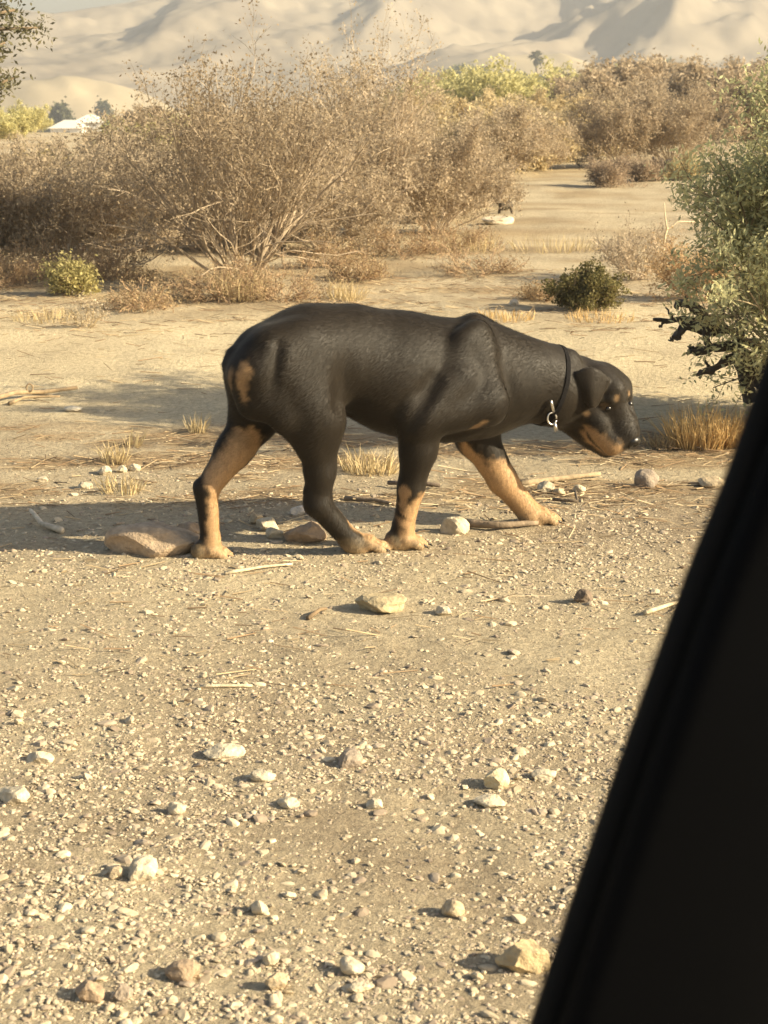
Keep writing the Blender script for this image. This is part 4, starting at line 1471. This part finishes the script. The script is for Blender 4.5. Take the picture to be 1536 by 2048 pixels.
    c((636, 850, 0.09), (640, 940, 0.075), 48, 31, 0.03, 0.8)
    c((640, 940, 0.075), (638, 1002, 0.062), 30, 25, 0.02, 0.85)
    c((622, 985, 0.062), (630, 1008, 0.062), 14, 20, 0.02)
    c((636, 1008, 0.06), (702, 1082, 0.05), 25, 21, 0.02)
    # far hind leg
    c((545, 735, -0.075), (508, 832, -0.09), 72, 50, 0.045, 0.7)
    c((520, 830, -0.09), (468, 900, -0.08), 42, 36, 0.03, 0.8)
    c((472, 895, -0.08), (418, 972, -0.06), 34, 24, 0.025)
    c((398, 972, -0.06), (410, 985, -0.06), 11, 18, 0.015)
    c((412, 980, -0.058), (421, 1080, -0.05), 23, 18, 0.015)
    # rear, tail stub, sheath, flank fold
    c((468, 712, 0.0), (458, 728, 0.0), 17, 13, 0.02)
    c((505, 750, 0.055), (512, 800, 0.06), 48, 40, 0.035)
    c((500, 750, -0.055), (505, 800, -0.06), 50, 44, 0.035)
    c((575, 815, 0.0), (600, 826, 0.0), 16, 13, 0.02)
    c((705, 820, 0.0), (728, 832, 0.0), 13, 10, 0.02)

    # paws: four toes and a pad each
    claws = []

    def paw(u, v, s, yaw_off, size, zt=0.0):
        b = D(u, v, s); b[2] = -0.005
        ca, sa = math.cos(yaw_off), math.sin(yaw_off)
        def P(x, y, z): return np.array([b[0] + (x * ca - y * sa) * size, b[1] + (x * sa + y * ca) * size, b[2] + z * size])
        fld.cap(P(-0.035, 0, 0.030), P(0.0, 0, 0.031), 0.026 * size, 0.024 * size, 0.012)
        for y, x, r in ((-0.029, 0.020, 0.0115), (-0.0100, 0.040, 0.0125), (0.0100, 0.040, 0.0125), (0.029, 0.020, 0.0115)):
            fld.cap(P(-0.01, y * 0.8, 0.032), P(x - 0.006, y, 0.023), r * size, r * size, 0.005)
            fld.cap(P(x - 0.006, y, 0.023), P(x + 0.010, y, 0.012), r * size, 0.0105 * size, 0.004)
            claws.append((P(x + 0.017, y, 0.014), P(x + 0.027, y, 0.011), P(x + 0.034, y, 0.004)))
        return P
    paws = [paw(737, 1100, 0.05, 0.0, 1.0), paw(424, 1116, -0.05, 0.05, 0.95), paw(812, 1088, 0.05, 0.0, 1.02), paw(1082, 1042, -0.05, 0.0, 1.02)]
    c((702, 1082, 0.05), (722, 1090, 0.05), 21, 20, 0.015)
    c((421, 1080, -0.05), (422, 1100, -0.05), 18, 20, 0.015)
    c((806, 1055, 0.052), (806, 1080, 0.05), 21, 22, 0.015)
    c((1058, 1025, -0.055), (1074, 1036, -0.05), 24, 22, 0.015)

    V, Q = fld.nets()

    # coat colour: black with tan points (0 black .. 1 tan), and road dust on the paws
    tan = np.zeros(len(V)); nz = (fbm(V[:, 0] * 60, V[:, 2] * 60 + V[:, 1] * 40, 3, 3) - 0.5)

    def snap(q): return V[np.argmin(((V - q) ** 2).sum(1))]

    def mark(A, B, r, soft, amt=1.0, mask=None):
        nonlocal tan
        d = B - A; L2 = max(float(d @ d), 1e-9)
        t = np.clip((V - A) @ d / L2, 0, 1)
        q = np.linalg.norm(V - A - t[:, None] * d, axis=1) + nz * soft * 2.6
        m = (1 - sstep(r - soft, r + soft, q)) * amt
        if mask is not None: m = m * mask
        tan = np.maximum(tan, m)
    X_, Y_, Z_ = V.T
    # far hind: inner and front side, heel stays dark
    mark(D(492, 885, -0.05), D(440, 960, -0.035), 0.045, 0.012)
    mark(D(438, 965, -0.03), D(434, 1095, -0.03), 0.033, 0.008)
    mark(D(430, 1108, -0.05), D(450, 1115, -0.05), 0.04, 0.012)
    # near hind: front edge of the foot
    mark(D(676, 1000, 0.035), D(682, 1040, 0.035), 0.022, 0.007)
    mark(D(690, 1045, 0.04), D(728, 1078, 0.04), 0.026, 0.008)
    mark(D(735, 1095, 0.05), D(765, 1100, 0.05), 0.042, 0.010, 0.95)
    # near front below the wrist
    mark(D(828, 1000, 0.06), D(812, 1085, 0.05), 0.042, 0.008, 1.0, sstep(0.0, 1.0, (V[:, 0] - D(786, 1060, 0.05)[0]) / 0.012))
    mark(D(832, 1085, 0.05), D(845, 1090, 0.05), 0.045, 0.010)
    mark(D(805, 985, 0.09), D(800, 1010, 0.09), 0.022, 0.006, 0.8)
    # far front
    mark(D(985, 955, -0.05), D(1060, 1030, -0.04), 0.055, 0.014)
    mark(D(928, 900, -0.06), D(965, 945, -0.06), 0.024, 0.012)
    mark(D(1080, 1040, -0.05), D(1105, 1042, -0.05), 0.05, 0.010)
    # face
    for sg in (1, -1):
        mark(H(-0.004, sg * 0.056, -0.074), H(0.042, sg * 0.044, -0.070), 0.036, 0.011, 0.75)
    for u, v_, r_, a_ in ((1233, 797, 0.0075, 0.45), (1258, 787, 0.0075, 0.45), (1174, 829, 0.0085, 0.5), (1209, 813, 0.012, 0.16)):  # brows, cheek; the last spot paints light caught on the near eyelid
        q = surf(u, v_); mark(q, q, r_, 0.005, a_)
    # chest mark, patch under the tail, seat
    mark(surf(946, 856), surf(970, 843), 0.010, 0.006, 0.5)
    mark(surf(491, 730), surf(483, 770), 0.015, 0.011, 0.85)
    mark(surf(461, 745), surf(462, 765), 0.013, 0.007, 0.6)
    mark(surf(484, 775), surf(490, 800), 0.009, 0.008, 0.8)
    for sg in (1, -1):
        A_, B_ = H(-0.030, sg * 0.066, -0.074), H(0.036, sg * 0.036, -0.086)
        tt = np.clip((V - A_) @ (B_ - A_) / ((B_ - A_) @ (B_ - A_)), 0, 1)
        tan *= 1 - 0.85 * (1 - sstep(0.004, 0.010, np.linalg.norm(V - A_ - tt[:, None] * (B_ - A_), axis=1)))
    dust = np.clip(1 - Z_ / 0.06, 0, 1) ** 1.2 * 0.75
    nose_c = H(0.062, 0.005, -0.030)
    bridge = np.linalg.norm(V - nose_c, axis=1)
    tan *= sstep(0.024, 0.036, bridge) * (1 - 0.9 * (1 - sstep(0.014, 0.026, np.abs((V - E0) @ rv))) * sstep(-0.05, -0.03, (V - E0) @ uv) * sstep(-0.005, 0.01, (V - E0) @ fv))
    BLK = np.array((0.0165, 0.0118, 0.0070)); TAN_ = np.array((0.41, 0.255, 0.125)); DUST = np.array((0.42, 0.31, 0.18))
    # black coat, its tone varied at random
    g1 = fbm(V[:, 0] * 7, V[:, 2] * 7, 15, 3)
    col = BLK[None] * (0.75 + 0.5 * g1)[:, None]
    belly = (1 - sstep(0.0, 0.05, np.linalg.norm(V - D(585, 810, 0.05), axis=1)))[:, None] * 0.35
    col = col * (1 - belly) + np.array((0.22, 0.17, 0.11)) * belly
    col = col * (1 - tan[:, None]) + TAN_[None] * (0.85 + 0.3 * g1)[:, None] * tan[:, None]
    col = col * (1 - dust[:, None]) + DUST * dust[:, None]

    root = empty('dog', DOG_O, DOG_YAW)
    tag(root, 'black and tan large dog walking to the right with its head lowered', 'dog')
    def loc(p): p = np.atleast_2d(p); return np.stack([p[:, 0], -p[:, 1], p[:, 2]], 1)

    m, nt, p = new_mat('dog_coat')
    a_ = nt.nodes.new('ShaderNodeAttribute'); a_.attribute_name = 'tint'
    tc = nt.nodes.new('ShaderNodeTexCoord')
    mp = nt.nodes.new('ShaderNodeMapping'); mp.inputs['Scale'].default_value = (0.35, 1.0, 1.0)
    nt.links.new(tc.outputs['Object'], mp.inputs[0])
    n = noise_node(nt, 260, 3, 0.6, vec=mp.outputs[0])
    r = ramp(nt, n.outputs[0], [(0.3, (0.85,) * 3), (0.7, (1.15,) * 3)])
    nt.links.new(mix(nt, 1.0, a_.outputs[0], r.outputs[0], 'MULTIPLY'), p.inputs['Base Color'])
    p.inputs['Roughness'].default_value = 0.58
    p.inputs['Specular IOR Level'].default_value = 0.22
    p.inputs['Sheen Weight'].default_value = 0.08
    p.inputs['Sheen Roughness'].default_value = 0.4
    p.inputs['Sheen Tint'].default_value = (1.0, 0.9, 0.75, 1)
    b = nt.nodes.new('ShaderNodeBump'); b.inputs['Strength'].default_value = 0.08; b.inputs['Distance'].default_value = 0.001
    nt.links.new(n.outputs[0], b.inputs['Height']); nt.links.new(b.outputs[0], p.inputs['Normal'])
    link('body', make_mesh('body', loc(V), Q[:, ::-1], m, True, col), root)

    gl, gnt, gp = new_mat('wet_dark'); gp.inputs['Base Color'].default_value = (0.012, 0.010, 0.009, 1); gp.inputs['Roughness'].default_value = 0.25
    ns, nnt, np_ = new_mat('nose_leather'); np_.inputs['Base Color'].default_value = (0.008, 0.007, 0.006, 1); np_.inputs['Roughness'].default_value = 0.3
    nn = noise_node(nnt, 400, 2); nb = nnt.nodes.new('ShaderNodeBump'); nb.inputs['Strength'].default_value = 0.3
    nnt.links.new(nn.outputs[0], nb.inputs['Height']); nnt.links.new(nb.outputs[0], np_.inputs['Normal'])

    def ball(name, q, rad, mat, sq=(1, 1, 1)):
        v, f = ICO2
        return link(name, make_mesh(name, loc(v * np.array(sq) * rad + q), f[:, ::-1], mat, True), root)
    for q, dp in zip(eyes, (0.0062, 0.0066)): ball('eye', q - tov * dp, 0.0095, gl)
    # nose with two nostrils
    v, f = ICO3
    v = v * np.array((0.017, 0.023, 0.018))
    fx = v[:, 0] > 0.004
    for sy in (-1, 1):
        dn = np.linalg.norm(v - np.array([0.014, sy * 0.010, -0.002]), axis=1)
        v[:, 0] -= np.where(fx, 0.008 * np.exp(-(dn / 0.006) ** 2), 0)
    v = v[:, :1] * fv + v[:, 1:2] * rv + v[:, 2:] * uv
    link('nose', make_mesh('nose', loc(v * 1.12 + nose_c), f[:, ::-1], ns, True), root)

    for cl in claws:
        v, f, t = sweep(np.array(cl), [0.0048, 0.0036, 0.0012], 6)
        bb = Bag(); bb.tube(loc(v), f[:, ::-1], t[:, ::-1])
        link('claw', bb.mesh('claw', ns, True), root)

    # short coat: one blade of hair per spot, lying backwards and down
    g = np.random.default_rng(4)
    tri = np.concatenate([Q[:, [0, 1, 2]], Q[:, [0, 2, 3]]])
    ar = np.cross(V[tri[:, 1]] - V[tri[:, 0]], V[tri[:, 2]] - V[tri[:, 0]])
    al = np.linalg.norm(ar, axis=1)
    nh = 150000
    pick = g.choice(len(tri), nh, p=al / al.sum())
    w1, w2 = g.random(nh), g.random(nh)
    fl = w1 + w2 > 1; w1[fl], w2[fl] = 1 - w1[fl], 1 - w2[fl]
    T = V[tri[pick]]
    P = T[:, 0] + (T[:, 1] - T[:, 0]) * w1[:, None] + (T[:, 2] - T[:, 0]) * w2[:, None]
    nrm = ar[pick] / np.maximum(al[pick], 1e-12)[:, None]
    out = fld.sample(P + nrm * 0.008) > fld.sample(P - nrm * 0.008)
    nrm = nrm * (1.0 if out.mean() > 0.5 else -1.0)
    ch = col[tri[pick][:, 0]]
    headw = sstep(0.40, 0.50, P[:, 0])[:, None] * sstep(0.28, 0.36, P[:, 2])[:, None]
    legw = (1 - sstep(0.24, 0.36, P[:, 2]))[:, None]
    flow = np.array([-0.85, 0, -0.45]) * (1 - legw) + np.array([-0.25, 0, -1.0]) * legw
    flow = flow * (1 - headw) - fv * headw
    flow = flow + g.normal(0, 0.22, (nh, 3))
    flow = flow - nrm * (flow * nrm).sum(1, keepdims=True)
    flow /= np.linalg.norm(flow, axis=1, keepdims=True)
    L = (0.015 * (0.6 + 0.7 * g.random(nh)) * (1 - 0.62 * headw[:, 0]) * (1 - 0.35 * legw[:, 0]))[:, None]
    tipd = flow * 0.95 + nrm * (0.16 + 0.16 * g.random((nh, 1)) + 0.12 * headw)
    sd = np.cross(flow, nrm) * 0.0005
    hv_ = np.stack([P - sd + nrm * 0.0002, P + sd + nrm * 0.0002, P + tipd * L], 1).reshape(-1, 3)
    hcol = np.repeat(ch * (0.75 + 0.5 * g.random((nh, 1))), 3, 0)
    fur = link('fur', make_mesh('fur', loc(hv_), np.arange(nh * 3).reshape(nh, 3), m, False, hcol), root)
    tag(fur, kind='stuff')

    # collar: a dark band round the neck, with a metal clip and ring hanging at the throat
    A, B = D(985, 755, 0), D(1125, 778, 0)
    ctr = D(1096, 775, 0.0)
    axis_ = (D(1112, 790, 0) - D(1080, 762, 0)); axis_ = np.array([0.93, 0, -0.30]); axis_ /= np.linalg.norm(axis_)
    e1 = np.array([0, 1.0, 0]); e3 = np.cross(axis_, e1)
    ring = []
    for k in range(48):
        a = 2 * math.pi * k / 48
        dr = e1 * math.cos(a) + e3 * math.sin(a)
        t = np.linspace(0.02, 0.2, 400)
        val = fld.sample(ctr + dr[None] * t[:, None])
        i = np.argmax(val > 0)
        ring.append(ctr + dr * (t[i] + 0.001))
    ring = np.array(ring)
    ring = (ring + np.roll(ring, 1, 0) + np.roll(ring, -1, 0)) / 3
    rad = ring - ctr; rad /= np.linalg.norm(rad, axis=1, keepdims=True)
    w = axis_ * 0.0065
    cv = np.concatenate([ring - w, ring - w + rad * 0.0025, ring + w + rad * 0.0025, ring + w])
    i = np.arange(48); j = (i + 1) % 48
    cf = np.concatenate([np.stack([i + a * 48, j + a * 48, j + b_ * 48, i + b_ * 48], 1) for a, b_ in ((0, 1), (1, 2), (2, 3))])
    cm, cnt_, cp = new_mat('collar_webbing'); cp.inputs['Base Color'].default_value = (0.007, 0.006, 0.006, 1); cp.inputs['Roughness'].default_value = 0.9; cp.inputs['Specular IOR Level'].default_value = 0.15
    collar = link('collar', make_mesh('collar', loc(cv), cf, cm, False), root)
    mm, mnt, mp_ = new_mat('worn_steel'); mp_.inputs['Base Color'].default_value = (0.62, 0.60, 0.56, 1); mp_.inputs['Metallic'].default_value = 1.0; mp_.inputs['Roughness'].default_value = 0.35
    def metal(name, pts, r, off):
        p_ = np.array([surf(u, v_) + np.array([0, off, 0]) if inside else D(u, v_, surf(1102, 815)[1] + off) for u, v_, inside in pts])
        v, f, t = sweep(p_, r, 6)
        bb = Bag(); bb.tube(loc(v), f[:, ::-1], t[:, ::-1])
        me = bb.mesh(name, mm, True)
        return link(name, me, collar)
    metal('clip', [(1099, 800, 1), (1101, 808, 1), (1103, 816, 1), (1105, 822, 1)], 0.0042, 0.008)
    a = np.linspace(0.3, 2 * math.pi + 0.1, 18)
    metal('ring', [(1104 + 9 * math.cos(x), 837 + 12 * math.sin(x), 0) for x in a], 0.0026, -0.004)
    metal('tag', [(1109, 846, 0), (1111, 854, 0), (1113, 862, 0)], 0.0052, -0.004)
    return fld


dog_field = build_dog()


# ------------------------------------------------------------------ the car's window pillar, close to the camera on the right
def pillar():
    o = empty('car_pillar', at(1300, 1390, 0.62))
    tag(o, 'black slanting pillar of the car the photo was taken from, filling the lower right', 'car pillar')
    base = np.array(o.location)
    edge = [(1712, 300, 0.66), (1551, 735, 0.645), (1473, 960, 0.637), (1392, 1160, 0.63), (1309, 1390, 0.62), (1212, 1660, 0.61), (1083, 2048, 0.595), (930, 2500, 0.58), (700, 3250, 0.55)]
    E = np.array([at(*p) for p in edge]) - base
    t = np.linspace(0, len(E) - 1, 33)
    P = np.stack([np.interp(t, np.arange(len(E)), E[:, k]) for k in range(3)], 1)
    P[1:-1] = (P[:-2] + P[1:-1] * 2 + P[2:]) / 4
    tan = np.gradient(P, axis=0); tan /= np.linalg.norm(tan, axis=1, keepdims=True)
    # cross-section: in x (right) and y (away from the viewer); a rounded nose at the left, the wide panel behind
    def loft(name, sec, mat, smooth):
        n = len(sec); v = []
        for k in range(len(P)):
            s = np.cross(tan[k], np.array([0, 1.0, 0])); s /= np.linalg.norm(s)
            if s[0] < 0: s = -s
            q = np.cross(s, tan[k]); q = q if q[1] > 0 else -q
            for a, b in sec: v.append(P[k] + s * a + q * b)
        i = np.arange(n); j = (i + 1) % n
        f = np.concatenate([np.stack([i + k * n, j + k * n, j + (k + 1) * n, i + (k + 1) * n], 1) for k in range(len(P) - 1)])
        link(name, make_mesh(name, np.array(v), f, mat, smooth), o)
    m, nt, p = new_mat('pillar_trim'); p.inputs['Base Color'].default_value = (0.0022, 0.0022, 0.0024, 1); p.inputs['Roughness'].default_value = 0.6; p.inputs['Specular IOR Level'].default_value = 0.04
    n = noise_node(nt, 900, 2); b = nt.nodes.new('ShaderNodeBump'); b.inputs['Strength'].default_value = 0.15; b.inputs['Distance'].default_value = 0.001
    nt.links.new(n.outputs[0], b.inputs['Height']); nt.links.new(b.outputs[0], p.inputs['Normal'])
    r, rnt, rp = new_mat('rubber_seal'); rp.inputs['Base Color'].default_value = (0.006, 0.006, 0.006, 1); rp.inputs['Roughness'].default_value = 0.75; rp.inputs['Specular IOR Level'].default_value = 0.1
    ang = np.linspace(-math.pi / 2, math.pi / 2, 9)
    nose = [(0.019 - 0.011 * math.cos(a), 0.006 + 0.011 * math.sin(a)) for a in ang]
    loft('trim_panel', nose[::-1] + [(0.20, -0.03), (0.20, 0.06), (0.019, 0.03)][:0] + [(0.06, -0.012), (0.22, -0.02), (0.22, 0.045), (0.03, 0.03)], m, True)
    seal = [(0.004 - 0.004 * math.cos(a), 0.018 + 0.006 * math.sin(a)) for a in ang]
    loft('rubber_seal', [(0.022, 0.0125)] + seal + [(0.022, 0.0235)], r, True)


pillar()
